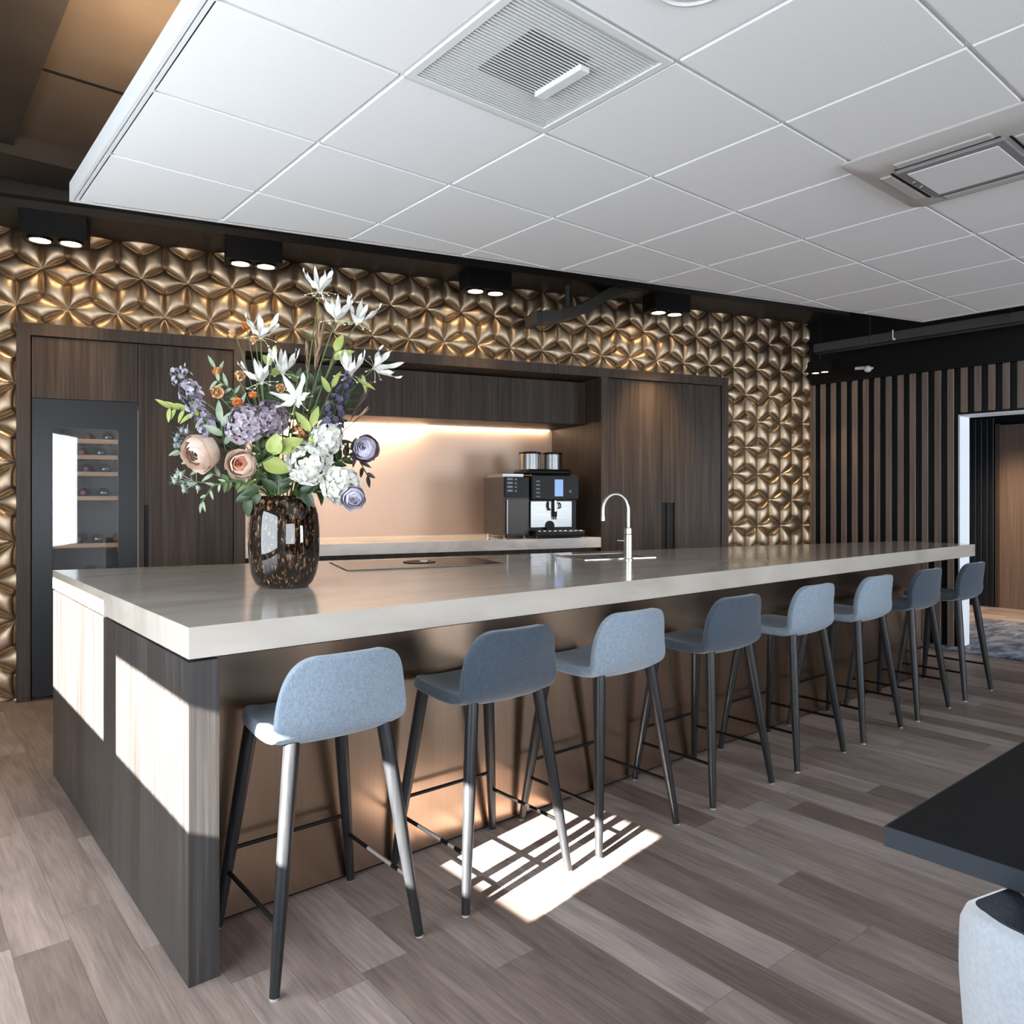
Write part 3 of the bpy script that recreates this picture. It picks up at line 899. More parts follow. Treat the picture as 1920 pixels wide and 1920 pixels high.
panel_box(0.01, 0.45, 0.030, 0.062, 0.10, 0.35, 0.003).build('steel_front', M['machine_steel'], cm)
panel_box(0.245, 0.335, -0.009, -0.004, 0.395, 0.555, 0.002).build('touch_screen', M['screen'], cm)
for k in range(5):
    panel_box(0.05, 0.09, -0.0085, -0.004, 0.53 - k * 0.036, 0.544 - k * 0.036, 0.001).build('button', M['mid_grey'], cm)
panel_box(0.40, 0.425, -0.008, -0.004, 0.43, 0.455, 0.001).build('button', M['mid_grey'], cm)
MB().box(0.235, 0.275, -0.002, 0.035, 0.20, 0.37, 0.006).tube([(0.245, 0.01, 0.205), (0.245, 0.01, 0.175)], 0.007, 8).tube([(0.265, 0.01, 0.205), (0.265, 0.01, 0.175)], 0.007, 8).build('spout_head', M['black'], cm)
MB().box(0.245, 0.265, -0.006, -0.001, 0.25, 0.355, 0.002).build('spout_plate', M['steel'], cm)
MB().tube([(0.19, 0.018, 0.345), (0.185, 0.012, 0.30), (0.195, 0.012, 0.265), (0.21, 0.02, 0.27)], 0.008, 8).build('steam_wand', M['black'], cm, smooth=60)
MB().tube([(0.30, 0.018, 0.335), (0.315, 0.010, 0.32), (0.318, 0.012, 0.29), (0.305, 0.02, 0.28)], 0.007, 8).build('tap_lever', M['black'], cm, smooth=60)
MB().lathe([(0.0, 0.0), (0.048, 0.0), (0.048, 0.006), (0.0, 0.006)], c=(0.21, 0.022, 0.115), n=24, axis='Y').build('knock_box_hole', M['black'], cm)
panel_box(-0.005, 0.525, -0.10, 0.06, 0.022, 0.070, 0.008).build('drip_tray', M['machine_black'], cm)
for k in range(9):
    MB().box(0.03 + k * 0.055, 0.055 + k * 0.055, -0.09, 0.05, 0.070, 0.074).build('grate_bar', M['steel'], cm)
for x, y_, r in ((0.09, 0.02, 0.105), (0.335, 0.02, 0.095)):
    hp = MB().lathe([(0.0, 0.0), (r, 0.0), (r, 0.15), (r - 0.006, 0.152), (0.0, 0.152)], c=(x + 0.03, 0.28, 0.655), n=30).build('bean_hopper', M['machine_steel'], cm, smooth=40)
    MB().lathe([(0.0, 0.0), (r + 0.005, 0.0), (r + 0.005, 0.014), (r - 0.01, 0.020), (0.0, 0.022)], c=(x + 0.03, 0.28, 0.808), n=30).build('lid', M['machine_black'], hp, smooth=40)
panel_box(0.02, 0.50, 0.12, 0.46, 0.60, 0.656, 0.02).build('hopper_base', M['black'], cm)
for x in (0.04, 0.48):
    MB().tube([(x, -0.06, 0), (x, -0.06, 0.03)], 0.014, 10).build('foot', M['chrome'], cm)
    MB().tube([(x, 0.5, 0), (x, 0.5, 0.03)], 0.014, 10).build('foot', M['chrome'], cm)

# ------------------------------------------------------------------ twin downlights in front of the gold wall
def make_downlight():
    r = thing('twin_downlight', 'x', 'downlight')
    MB().box(-0.20, 0.20, -0.11, 0.11, 0.012, 0.215, 0.003, 1).build('housing', M['black'], r)
    for x in (-0.092, 0.092):
        rn = MB().lathe([(0.066, 0.0), (0.080, 0.0), (0.080, 0.012), (0.066, 0.012), (0.066, 0.0)], c=(x, 0, 0.0), n=28, caps=False).build('ring', M['black_gloss'], r, smooth=40)
        MB().lathe([(0.0, 0.006), (0.062, 0.006), (0.062, 0.011), (0.0, 0.011)], c=(x, 0, 0.0), n=28).build('lamp', M['lamp'], rn)
    return r
dl0 = None
names = ['leftmost twin black downlight hanging under the soffit above the wine fridge', 'twin black downlight under the soffit, to the left of the white lilies',
         'twin black downlight under the soffit, left of the bent duct', 'twin black downlight under the soffit, right of the bent duct']
def spot(name, loc, target, power, angle, blend=0.6, col=(1.0, 0.72, 0.42)):
    l = bpy.data.lights.new(name, 'SPOT'); l.energy = power; l.spot_size = math.radians(angle); l.spot_blend = blend; l.color = col; l.shadow_soft_size = 0.05
    o = bpy.data.objects.new(name, l); COL.objects.link(o); o.location = loc
    o.rotation_euler = (Vector(target) - Vector(loc)).to_track_quat('-Z', 'Y').to_euler()
    return o
DN = 0.30
for k, s_ in enumerate((0.279, 1.572, 3.467, 5.336)):
    d_ = dl0 = make_downlight() if dl0 is None else copy_tree(dl0)
    d_.location = WP(s_, DN, 3.212); d_.rotation_euler = (0, 0, AW)
    tag(d_, names[k], 'downlight', 'twin downlights along the gold wall')
    for q_ in (-0.092, 0.092):
        spot('downlight_beam', WP(s_ + q_, DN, 3.20), WP(s_ + q_, DN - 0.10, 0), 26 if k != 3 else 95, 70 if k != 3 else 60)
dd = copy_tree(dl0)
dd.location = (7.62, 4.10, 2.765); dd.rotation_euler = (0, 0, PI / 2)
dd.scale = (0.55, 0.55, 0.55)
tag(dd, 'small twin downlight in the dark corner by the slat wall', 'downlight', 'twin downlights along the gold wall')
MB().tube([(0, 0, 0.215), (0, 0, 1.55)], 0.02, 10).build('drop_rod', M['black'], dd)
spot('corner_beam', (7.62, 4.10, 2.75), (7.80, 4.0, 0), 16, 70)

# bent duct beside the third downlight
du = thing('bent_duct', 'bent grey brown duct under the soffit between the two right downlights', 'duct', WP(3.97, 0.2, 3.01), AW)
path = [(-0.02, -0.02, 0.03), (0.22, -0.05, 0.07), (0.42, -0.05, 0.14), (0.60, -0.05, 0.25), (0.76, -0.05, 0.34), (0.95, -0.05, 0.40), (1.25, -0.04, 0.43)]
t = bmesh.new(); rings = []
for i, p in enumerate(path):
    wv, hv = 0.11, 0.045
    rings.append([t.verts.new((p[0] - 0.02 * (1 if b else 0), p[1] + a, p[2] + (hv if b else -hv))) for a, b in ((-wv, 0), (wv, 0), (wv, 1), (-wv, 1))])
for a, b_ in zip(rings, rings[1:]):
    for k in range(4): t.faces.new((a[k], a[(k + 1) % 4], b_[(k + 1) % 4], b_[k]))
t.faces.new(rings[0]); t.faces.new(rings[-1])
bmesh.ops.recalc_face_normals(t, faces=t.faces[:])
q = MB(); q.add(t); q.build('duct_run', M['duct'], du)
MB().box(-0.04, 0.02, -0.14, 0.10, -0.025, 0.085, 0.006).build('end_collar', M['duct'], du)
MB().box(0.30, 0.33, -0.07, -0.04, 0.15, 0.40).build('hanger', M['tray'], du)

# cable tray along the right wall
ty = thing('cable_tray', 'dark grey cable tray hanging before the black band over the slat wall', 'cable tray', (7.40, 3.0, 2.97))
MB().box(-0.06, 0.06, -2.6, 1.02, -0.045, -0.040).box(-0.06, -0.056, -2.6, 1.02, -0.045, 0.045).box(0.056, 0.06, -2.6, 1.02, -0.045, 0.045).build('channel', M['tray'], ty)
for yy in (0.44, -0.75, -1.9):
    hr = MB().tube([(-0.066, yy, -0.06), (-0.066, yy, 0.65)], 0.004, 6).build('hanger_rod', M['chrome'], ty)
    MB().box(-0.075, -0.060, yy - 0.012, yy + 0.012, 0.02, 0.04, 0.002).build('clamp', M['chrome'], hr)
MB().tube([(-0.07, 0.225, -0.03), (-0.07, 0.225, 0.06)], 0.006, 8).ball((-0.075, 0.21, -0.03), 0.012).build('cable_clip', M['white_metal'], ty)
sc_ = thing('security_camera', 'small white camera sticking out of the black band above the slats', 'camera', (7.88, 3.72, 2.785))
MB().ball((0, 0, 0.0), 0.040, 2, (1.0, 1.0, 0.9)).build('dome', M['white_metal'], sc_, smooth=180)
MB().tube([(0, 0.03, 0.015), (0, 0.13, 0.022)], [0.018, 0.016], 12).build('arm', M['white_metal'], sc_, smooth=50)
MB().tube([(0.0, 0, 0.01), (0.10, 0, 0.02)], 0.014, 10).build('bracket', M['white_metal'], sc_, smooth=50)

# passage door, rug
dp = thing('passage_door', 'smooth brown door at the end of the passage', 'door', (11.36, 3.30, 0))
MB().box(-0.03, 0.03, -1.0, 0.31, 0.0, 2.4, 0.003).build('door_leaf', M['door_wood'], dp)
MB().box(-0.04, 0.03, 0.31, 0.36, 0.0, 2.42, 0.003).build('door_jamb', M['frame_wood'], dp)
pd = thing('dark_panel', 'dark ribbed panel next to the brown passage door', 'panel', (11.32, 3.68, 0))
pb_ = MB()
for k in range(14): pb_.box(0.0, 0.05, k * 0.07, k * 0.07 + 0.06, 0, 2.5, 0.003, 1)
pb_.build('ribs', M['charcoal'], pd)
rgm = tag(MB().box(7.80, 10.1, 1.4, 3.40, 0.0, 0.012, 0.004).build('area_rug', M['rug']), 'blue grey patterned rug on the floor of the doorway', 'rug')
spot('passage_lamp', (10.2, 2.9, 2.7), (10.6, 3.1, 0), 260, 110, 0.8, (1.0, 0.75, 0.5))

# ------------------------------------------------------------------ bar stools
PROF = [(0.236, 0.722), (0.228, 0.710), (0.19, 0.702), (0.10, 0.696), (0.0, 0.691), (-0.07, 0.690), (-0.13, 0.693), (-0.178, 0.704), (-0.212, 0.726), (-0.233, 0.760), (-0.245, 0.80), (-0.254, 0.85), (-0.260, 0.895), (-0.264, 0.935), (-0.266, 0.962), (-0.266, 0.974)]
HW = [0.110, 0.160, 0.194, 0.212, 0.221, 0.226, 0.229, 0.231, 0.232, 0.232, 0.229, 0.222, 0.210, 0.190, 0.158, 0.112]


def shell_mesh():
    t = bmesh.new()
    NU = 12
    vs = []
    for i, ((y_, z_), hw) in enumerate(zip(PROF, HW)):
        row = []
        back = max(0.0, min(1.0, (z_ - 0.70) / 0.12)) if y_ < -0.1 else 0.0
        for k in range(NU + 1):
            u = -1 + 2 * k / NU
            x = hw * math.sin(u * PI / 2 * 0.92) / math.sin(PI / 2 * 0.92)
            row.append(t.verts.new((x, y_ + back * 0.055 * (x / 0.23) ** 2, z_ - 0.006 + back * 0.012 + (1 - 0.6 * back) * 0.015 * (x / 0.23) ** 4 + (1 - back) * 0.008 * (x / 0.23) ** 2)))
        vs.append(row)
    for i in range(len(vs) - 1):
        for k in range(NU):
            t.faces.new((vs[i][k], vs[i][k + 1], vs[i + 1][k + 1], vs[i + 1][k]))
    bmesh.ops.recalc_face_normals(t, faces=t.faces[:])
    f = t.faces[:][NU * 4 + 5]
    f.normal_update()
    if f.normal.z > 0:
        for f in t.faces: f.normal_flip()
    return t


def make_stool(mat):
    r = thing('bar_stool', 'x', 'bar stool')
    q = MB(); q.add(shell_mesh())
    sh = q.build('seat_shell', mat, r, smooth=180)
    so_ = sh.modifiers.new('thickness', 'SOLIDIFY'); so_.thickness = 0.042; so_.offset = -1.0
    bv = sh.modifiers.new('round', 'SUBSURF'); bv.levels = 2; bv.render_levels = 2
    for sx in (-1, 1):
        for (yb, yt) in ((-0.247, -0.165), (0.235, 0.155)):
            top = Vector((sx * 0.160, yt, 0.720)); bot = Vector((sx * 0.250, yb, 0.0))
            p = [top.lerp(bot, k / 6) for k in range(7)]
            lg = MB().tube([p[0]] + p[1:6] + [bot.lerp(top, 0.008)], [0.0245, 0.0245, 0.0235, 0.0220, 0.0200, 0.0175, 0.0148], 16).build('leg', M['leg'], r, smooth=50)
            MB().tube([(bot.x, bot.y, 0.0), (bot.x, bot.y, 0.007)], 0.013, 14).build('foot_glide', M['grey_plastic'], lg)
    def at(sx, front, z):
        yb, yt = ((0.235, 0.155) if front else (-0.247, -0.165))
        f_ = z / 0.704
        return Vector((sx * (0.250 - 0.090 * f_), yb + (yt - yb) * f_, z))
    MB().tube([at(-1, True, 0.27), at(1, True, 0.27)], 0.0075, 10).build('footrest_rod', M['black'], r, smooth=60)
    for sx in (-1, 1):
        MB().tube([at(sx, True, 0.195), at(sx, False, 0.195)], 0.0075, 10).build('footrest_rod', M['black'], r, smooth=60)
    MB().box(-0.10, 0.10, -0.09, 0.09, 0.684, 0.700, 0.004).build('seat_plate', M['black'], r)
    return r


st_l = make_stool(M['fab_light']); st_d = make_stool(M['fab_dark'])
slab = ['pale blue grey bar stool nearest the sunlit oak end of the bar', 'dark slate bar stool beside the nearest pale stool', 'pale blue grey bar stool between the two nearest dark stools',
        'dark slate bar stool right of the second pale stool', 'pale blue grey bar stool right of the second dark stool, third pale one', 'fourth pale blue grey bar stool, just left of the two farthest dark ones',
        'dark slate bar stool right of the farthest pale stool', 'farthest dark slate bar stool at the right end of the bar']
first = {'l': True, 'd': True}
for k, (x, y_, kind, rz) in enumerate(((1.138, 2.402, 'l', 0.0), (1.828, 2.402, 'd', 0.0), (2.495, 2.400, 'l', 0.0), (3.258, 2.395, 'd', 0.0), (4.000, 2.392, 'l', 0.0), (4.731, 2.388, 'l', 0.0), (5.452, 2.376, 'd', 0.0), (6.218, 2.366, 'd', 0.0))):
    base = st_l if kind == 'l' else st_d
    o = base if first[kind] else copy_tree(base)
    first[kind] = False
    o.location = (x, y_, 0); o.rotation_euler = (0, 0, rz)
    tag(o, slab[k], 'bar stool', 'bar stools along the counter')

# ------------------------------------------------------------------ table and tub chair
tb = thing('dining_table', 'black rectangular table cut off at the right edge of the picture', 'table', (2.65, 0.24, 0))
MB().box(-0.964, 1.1, -0.75, 0.516, 0.709, 0.75, 0.001).build('table_top', M['table'], tb)
MB().box(-0.967, -0.964, -0.75, 0.519, 0.707, 0.7495).box(-0.964, 1.1, 0.516, 0.519, 0.707, 0.7495).build('edge_band', M['edge'], tb)
MB().box(-0.05, 0.30, -0.30, 0.10, 0.0, 0.03, 0.004).build('foot_plate', M['black'], tb)
MB().box(0.07, 0.18, -0.15, -0.04, 0.03, 0.707, 0.004).build('column', M['black'], tb)

ch = thing('tub_chair', 'grey blue velvet tub chair pushed under the end of the black table', 'chair', (1.70, 0.255, 0))
# shell: rounded-rectangular plan, back towards -X, arms towards +X; lower arms
def plan(tp):
    # tp 0..1 runs from the tip of the far arm (+Y) round the back to the tip of the near arm (-Y)
    hw_, bx, r = 0.295, -0.255, 0.13
    arm = 0.40
    segs = [arm - r, PI * r / 2, 2 * (hw_ - r), PI * r / 2, arm - r]
    Ltot = sum(segs); d = tp * Ltot
    if d < segs[0]: return Vector((bx + arm - d, hw_)), Vector((0, 1)), 0
    d -= segs[0]
    if d < segs[1]:
        a = d / r
        return Vector((bx + r - r * math.sin(a), hw_ - r + r * math.cos(a))), Vector((-math.sin(a), math.cos(a))), 1
    d -= segs[1]
    if d < segs[2]: return Vector((bx, hw_ - r - d)), Vector((-1, 0)), 2
    d -= segs[2]
    if d < segs[3]:
        a = d / r
        return Vector((bx + r - r * math.cos(a), -hw_ + r - r * math.sin(a))), Vector((-math.cos(a), -math.sin(a))), 3
    d -= segs[3]
    return Vector((bx + r + d, -hw_)), Vector((0, -1)), 4
def chair_shell(u, v):
    p, n_, k = plan(u)
    tip = min(u, 1 - u)
    top = 0.742 - 0.075 * max(0, 1 - tip / 0.30) - 0.16 * max(0, 1 - tip / 0.09) ** 2
    T = 0.06
    prof = [(-T, 0.40), (-T, 0.52), (-T, top - 0.03), (-T * 0.75, top - 0.008), (-T * 0.5, top), (-T * 0.2, top - 0.008), (0.0, top - 0.035), (0.004, top - 0.12), (0.0, 0.50), (-0.012, 0.36), (-0.03, 0.33)]
    x = v * (len(prof) - 1); i = min(int(x), len(prof) - 2); f_ = x - i
    o_ = prof[i][0] * (1 - f_) + prof[i + 1][0] * f_; z_ = prof[i][1] * (1 - f_) + prof[i + 1][1] * f_
    lean = -0.035 * (z_ - 0.33) / 0.41 if k == 2 else -0.02 * (z_ - 0.33) / 0.41
    q_ = p + n_ * (o_ - lean * 0.6)
    return (q_.x, q_.y, z_)
q = MB(); q.grid(lambda u, v: chair_shell(u, 0.42 + 0.58 * v), 64, 20)
q.build('back_shell', M['velvet'], ch, smooth=180)
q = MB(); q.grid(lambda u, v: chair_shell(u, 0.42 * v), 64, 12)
q.build('shaded_inner_side', M['velvet_shaded'], ch, smooth=180)  # inner side of the shell, coloured dark to stand for its shade
MB().tube([(-0.284, 0.115, 0.36), (-0.2855, 0.115, 0.50), (-0.300, 0.115, 0.62), (-0.290, 0.115, 0.715)], 0.0022, 6).build('seam', M['velvet'], ch)
MB().box(-0.22, 0.19, -0.235, 0.235, 0.36, 0.47, 0.04, 4).build('seat_cushion', M['velvet'], ch, smooth=180)
for sx, sy in ((-0.17, -0.2), (-0.17, 0.2), (0.14, -0.2), (0.14, 0.2)):
    MB().tube([(sx, sy, 0.37), (sx * 1.2, sy * 1.15, 0.0)], [0.018, 0.012], 12).build('leg', M['leg'], ch, smooth=60)
# ------------------------------------------------------------------ vase and bouquet
VB = Vector((1.354, 3.177, ZT_))
RV = Vector((math.cos(YAW), -math.sin(YAW), 0))     # bouquet frame: x right, y away from the room, z up
FV = Vector((math.sin(YAW), math.cos(YAW), 0))
va = thing('glass_vase', 'brown speckled tortoiseshell glass vase holding the bouquet on the bar worktop', 'vase', VB, -YAW)


def vase_mat():
    m, nt, b = new_mat('tortoiseshell_glass')
    L = nt.links.new
    tc = nt.nodes.new('ShaderNodeTexCoord')
    mp = nt.nodes.new('ShaderNodeMapping'); mp.inputs['Scale'].default_value = (85, 85, 36)
    vo = nt.nodes.new('ShaderNodeTexNoise'); vo.inputs['Scale'].default_value = 1.0; vo.inputs['Detail'].default_value = 2; vo.inputs['Distortion'].default_value = 0.6
    L(tc.outputs['Object'], mp.inputs['Vector']); L(mp.outputs[0], vo.inputs['Vector'])
    r = ramp(nt, [(0.47, (0.007, 0.004, 0.003)), (0.55, (0.030, 0.014, 0.006)), (0.62, (0.13, 0.06, 0.024)), (0.72, (0.45, 0.28, 0.13))])
    L(vo.outputs['Fac'], r.inputs['Fac']); L(r.outputs['Color'], b.inputs['Base Color'])
    b.inputs['Roughness'].default_value = 0.03
    b.inputs['IOR'].default_value = 1.5
    b.inputs['Transmission Weight'].default_value = 0.25
    b.inputs['Coat Weight'].default_value = 0.6
    b.inputs['Coat Roughness'].default_value = 0.01
    return m


VPROF = [(0.0, 0.0), (0.092, 0.0), (0.105, 0.004), (0.122, 0.022), (0.137, 0.06), (0.146, 0.12), (0.150, 0.19), (0.149, 0.25), (0.143, 0.31), (0.134, 0.35), (0.122, 0.376), (0.106, 0.392), (0.098, 0.394), (0.098, 0.386), (0.118, 0.366), (0.132, 0.31), (0.138, 0.2), (0.130, 0.08), (0.10, 0.02), (0.0, 0.016)]
MB().lathe(VPROF, n=56).build('glass_body', vase_mat(), va, smooth=60)
MB().lathe([(0.0, 0.13), (0.130, 0.13), (0.130, 0.135), (0.0, 0.135)], n=32).build('water', plain('dark_water', (0.01, 0.012, 0.008), 0.05), va)

G = {}
G['stem'] = plain('stem_green', (0.10, 0.16, 0.05), 0.5)
G['stem_brown'] = plain('stem_brown', (0.12, 0.08, 0.045), 0.6)
G['leaf'] = noisy('leaf_green', [(0.3, (0.075, 0.125, 0.040)), (0.7, (0.135, 0.200, 0.065))], nscale=30, rough=0.5)
G['leaf_light'] = noisy('leaf_yellow_green', [(0.3, (0.27, 0.33, 0.075)), (0.7, (0.40, 0.45, 0.13))], nscale=30, rough=0.5)
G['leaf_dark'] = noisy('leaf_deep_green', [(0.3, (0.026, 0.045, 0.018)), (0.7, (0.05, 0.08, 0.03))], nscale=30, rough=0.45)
G['leaf_grey'] = noisy('leaf_grey_green', [(0.3, (0.22, 0.28, 0.19)), (0.7, (0.36, 0.42, 0.30))], nscale=30, rough=0.6)
G['leaf_plum'] = noisy('leaf_plum', [(0.3, (0.035, 0.018, 0.022)), (0.7, (0.07, 0.035, 0.04))], nscale=30, rough=0.5)
G['white'] = noisy('petal_white', [(0.3, (0.82, 0.81, 0.75)), (0.7, (0.88, 0.87, 0.83))], nscale=40, rough=0.6)
G['cream'] = noisy('petal_green_white', [(0.3, (0.66, 0.70, 0.42)), (0.7, (0.74, 0.76, 0.52))], nscale=40, rough=0.6)
G['peach'] = noisy('petal_peach', [(0.3, (0.80, 0.60, 0.48)), (0.7, (0.84, 0.70, 0.60))], nscale=20, rough=0.6)
G['coral'] = noisy('petal_coral', [(0.3, (0.72, 0.25, 0.15)), (0.7, (0.80, 0.37, 0.25))], nscale=20, rough=0.6)
G['orange'] = noisy('petal_orange', [(0.3, (0.72, 0.22, 0.05)), (0.7, (0.82, 0.36, 0.12))], nscale=20, rough=0.6)
G['apricot'] = noisy('petal_apricot', [(0.3, (0.80, 0.46, 0.22)), (0.7, (0.86, 0.58, 0.34))], nscale=20, rough=0.6)
G['mauve'] = noisy('petal_mauve', [(0.35, (0.19, 0.14, 0.175)), (0.65, (0.38, 0.31, 0.37))], nscale=45, rough=0.65)
G['mauve_pale'] = noisy('petal_pale_mauve', [(0.35, (0.30, 0.25, 0.29)), (0.65, (0.52, 0.46, 0.52))], nscale=45, rough=0.65)
G['lilac'] = noisy('petal_lilac', [(0.35, (0.24, 0.22, 0.31)), (0.65, (0.45, 0.42, 0.50))], nscale=45, rough=0.65)
G['violet'] = noisy('petal_violet', [(0.35, (0.05, 0.042, 0.085)), (0.65, (0.13, 0.11, 0.19))], nscale=45, rough=0.65)
G['lav'] = noisy('petal_pale_lavender', [(0.35, (0.66, 0.62, 0.74)), (0.65, (0.78, 0.75, 0.83))], nscale=30, rough=0.6)
G['plumrim'] = noisy('petal_plum_rim', [(0.35, (0.12, 0.06, 0.12)), (0.65, (0.24, 0.14, 0.22))], nscale=30, rough=0.6)
G['thistle'] = noisy('thistle_grey_blue', [(0.35, (0.17, 0.20, 0.22)), (0.65, (0.38, 0.43, 0.42))], nscale=30, rough=0.7)
G['thistle_green'] = noisy('thistle_pale_green', [(0.35, (0.30, 0.36, 0.28)), (0.65, (0.52, 0.58, 0.48))], nscale=30, rough=0.7)
G['straw'] = noisy('straw_plume', [(0.3, (0.38, 0.24, 0.13)), (0.7, (0.56, 0.40, 0.25))], nscale=60, rough=0.9)
G['straw_dark'] = noisy('brown_plume', [(0.3, (0.16, 0.11, 0.08)), (0.7, (0.28, 0.20, 0.15))], nscale=60, rough=0.9)
G['berry'] = noisy('rust_berry', [(0.3, (0.30, 0.09, 0.03)), (0.7, (0.48, 0.20, 0.07))], nscale=60, rough=0.5)

rnd = random.Random(11)


def frame_of(d):
    d = Vector(d).normalized()
    a = d.orthogonal().normalized()
    return d, a, d.cross(a)


def petal(mb, base, d, nrm, L, W, bend=0.3, cup=0.2, tip=1.0, wave=0.0, nu=7, nv=4, p=0.75):
    """a curved petal or leaf growing from base along d; bends towards nrm"""
    d = Vector(d).normalized()
    nrm = Vector(nrm); nrm = (nrm - d * nrm.dot(d)).normalized()
    sd = d.cross(nrm)
    ph = rnd.random() * 6
    base = Vector(base)
    def f(u, v):
        th = bend * u
        s_ = u if abs(bend) < 1e-3 else math.sin(th) / bend
        c_ = 0 if abs(bend) < 1e-3 else (1 - math.cos(th)) / bend
        w_ = W * 0.5 * (math.sin(PI * min(1, u ** p)) ** 0.8 * tip + (1 - tip) * u ** 0.5 + 0.05 * (1 - u))
        x = (v - 0.5) * 2
        q_ = base + (d * s_ + nrm * c_) * L + sd * (x * w_) + nrm * (cup * w_ * x * x)
        if wave: q_ = q_ + nrm * (wave * W * math.sin(9 * u + ph + x * 2) * abs(x))
        return q_
    mb.grid(f, nu, nv)
    return mb


def root(name, label, cat, group=None):
    o = thing(name, label, cat, VB + Vector((0, 0, 0.385)), -YAW, group)
    return o


def stem_to(head, r0=0.0035, start=None):
    """stem from inside the vase through its mouth to the head (coordinates relative to the mouth)"""
    h = Vector(head)
    k = Vector((h.x, h.y, 0))
    k = k * (0.075 / max(0.075, k.length)) if k.length > 0.02 else k
    k = k * (0.75 + 0.2 * rnd.random())
    a = Vector((-k.x * 0.5, -k.y * 0.5, -0.22)); m_ = Vector((k.x * 0.8, k.y * 0.8, 0.0))
    c_ = m_ + Vector((k.x * 0.6, k.y * 0.6, max(0.05, h.z * 0.55)))
    pts = [a, a.lerp(m_, 0.5), m_]
    for i in range(1, 9):
        t_ = i / 8
        pts.append(m_ * (1 - t_) ** 2 + c_ * 2 * t_ * (1 - t_) + h * t_ ** 2)
    return pts


def put(u, v, y=0.0):
    """bouquet coordinates in metres -> position relative to the vase mouth"""
    return Vector((u, y, v - 0.385))


def add_stem(o, head, r0=0.0033, mat='stem'):
    pts = stem_to(head)
    MB().tube(pts, [r0] * (len(pts) - 1) + [r0 * 0.8], 7).build('stem', G[mat], o, smooth=60)
    return pts


def stem_leaves(o, pts, n, L, W, mat, lo=4, spread=0.9):
    for i in range(n):
        k = lo + int((len(pts) - lo - 2) * (i + rnd.random()) / max(1, n))
        k = min(k, len(pts) - 2)
        d, a, b_ = frame_of(pts[k + 1] - pts[k])
        an = rnd.random() * 2 * PI
        out = a * math.cos(an) + b_ * math.sin(an)
        petal(MB(), pts[k], d * (1 - spread * 0.5) + out * spread, d, L * (0.8 + 0.4 * rnd.random()), W, bend=-0.5, cup=0.2).build('leaf', G[mat], o, smooth=180)


def flame_lily(label, u, v, y=0.0, axis=(0, -0.2, 1), L=0.122, W=0.026, spread=1.0, n=6):
    h = put(u, v, y)
    o = root('flame_lily', label, 'flower', 'white flame lilies in the bouquet')
    pts = add_stem(o, h, 0.0028)
    ax, a, b_ = frame_of(axis)
    for k in range(n):
        an = 2 * PI * k / n + rnd.random() * 0.3
        out = a * math.cos(an) + b_ * math.sin(an)
        petal(MB(), h, out * (0.95 * spread + 0.4 * rnd.random()) + ax * 0.65, ax, L * (0.9 + 0.25 * rnd.random()), W, bend=0.8, cup=0.35, wave=0.30, nu=12).build('petal', G['white'], o, smooth=180)
    t_ = MB()
    t_.ball(h - ax * 0.004, 0.008, 1)
    for k in range(6):
        an = 2 * PI * (k + 0.5) / 6
        out = a * math.cos(an) + b_ * math.sin(an)
        t_.tube([h, h + out * 0.035 - ax * 0.004, h + out * 0.062 - ax * 0.012], 0.0010, 5)
        t_.ball(h + out * 0.063 - ax * 0.012, 0.0035, 1, (1.6, 1, 1))
    t_.build('stamens', G['cream'], o, smooth=180)
    stem_leaves(o, pts, 2, 0.09, 0.022, 'leaf', lo=5)
    return o


def rose(label, u, v, y, r, axis, outer, inner, name='garden_rose', group=None, mid=None):
    mid = mid or outer
    h = put(u, v, y)
    o = root(name, label, 'flower', group)
    ax, a, b_ = frame_of(axis)
    pts = add_stem(o, h - ax * r * 0.5, 0.0036)
    for ring, (n, rr, end, m_) in enumerate(((5, 1.05, 0.10, outer), (5, 0.95, 0.20, mid), (5, 0.80, 0.27, mid), (5, 0.66, 0.32, inner), (4, 0.52, 0.35, inner), (4, 0.38, 0.38, inner), (3, 0.24, 0.40, inner))):
        mb = MB()
        for k in range(n):
            an = 2 * PI * (k + 0.5 * ring) / n + 0.2 * ring + rnd.uniform(-.12, .12)
            out = a * math.cos(an) + b_ * math.sin(an)
            tg = ax.cross(out)
            kr = rr * rnd.uniform(0.94, 1.06); ke = end + rnd.uniform(-.03, .03); ph = rnd.random() * 6
            def f(s_, t_, out=out, tg=tg, rr=kr, end=ke, ph=ph, ring=ring):
                w_ = (t_ - 0.5) * 2
                th = (-0.42 + s_ * (0.42 + end - 0.035 * w_ * w_ * s_)) * PI
                az = w_ * (0.80 if ring < 3 else 0.95)
                fl = 1.0 + (0.16 if ring < 2 else 0.05) * max(0, s_ - 0.6) ** 2 * 6 * (1 - 0.5 * w_ * w_) + 0.035 * s_ * math.sin(5 * w_ + ph) + 0.05 * abs(w_)
                hz = out * math.cos(az) + tg * math.sin(az)
                return h + (hz * math.cos(th) + ax * (math.sin(th) * 0.95)) * (r * rr * fl)
            mb.grid(f, 9, 8)
        mb.build('petals' if ring < 3 else 'heart', G[m_], o, smooth=180)
    sp = MB()
    for k in range(5):
        an = 2 * PI * k / 5
        out = a * math.cos(an) + b_ * math.sin(an)
        petal(sp, h - ax * r * 0.95, out * 0.9 - ax * 0.1, ax, r * 0.9, r * 0.3, bend=0.5)
    sp.build('sepals', G['leaf'], o, smooth=180)
    stem_leaves(o, pts, 2, 0.07, 0.035, 'leaf')
    return o


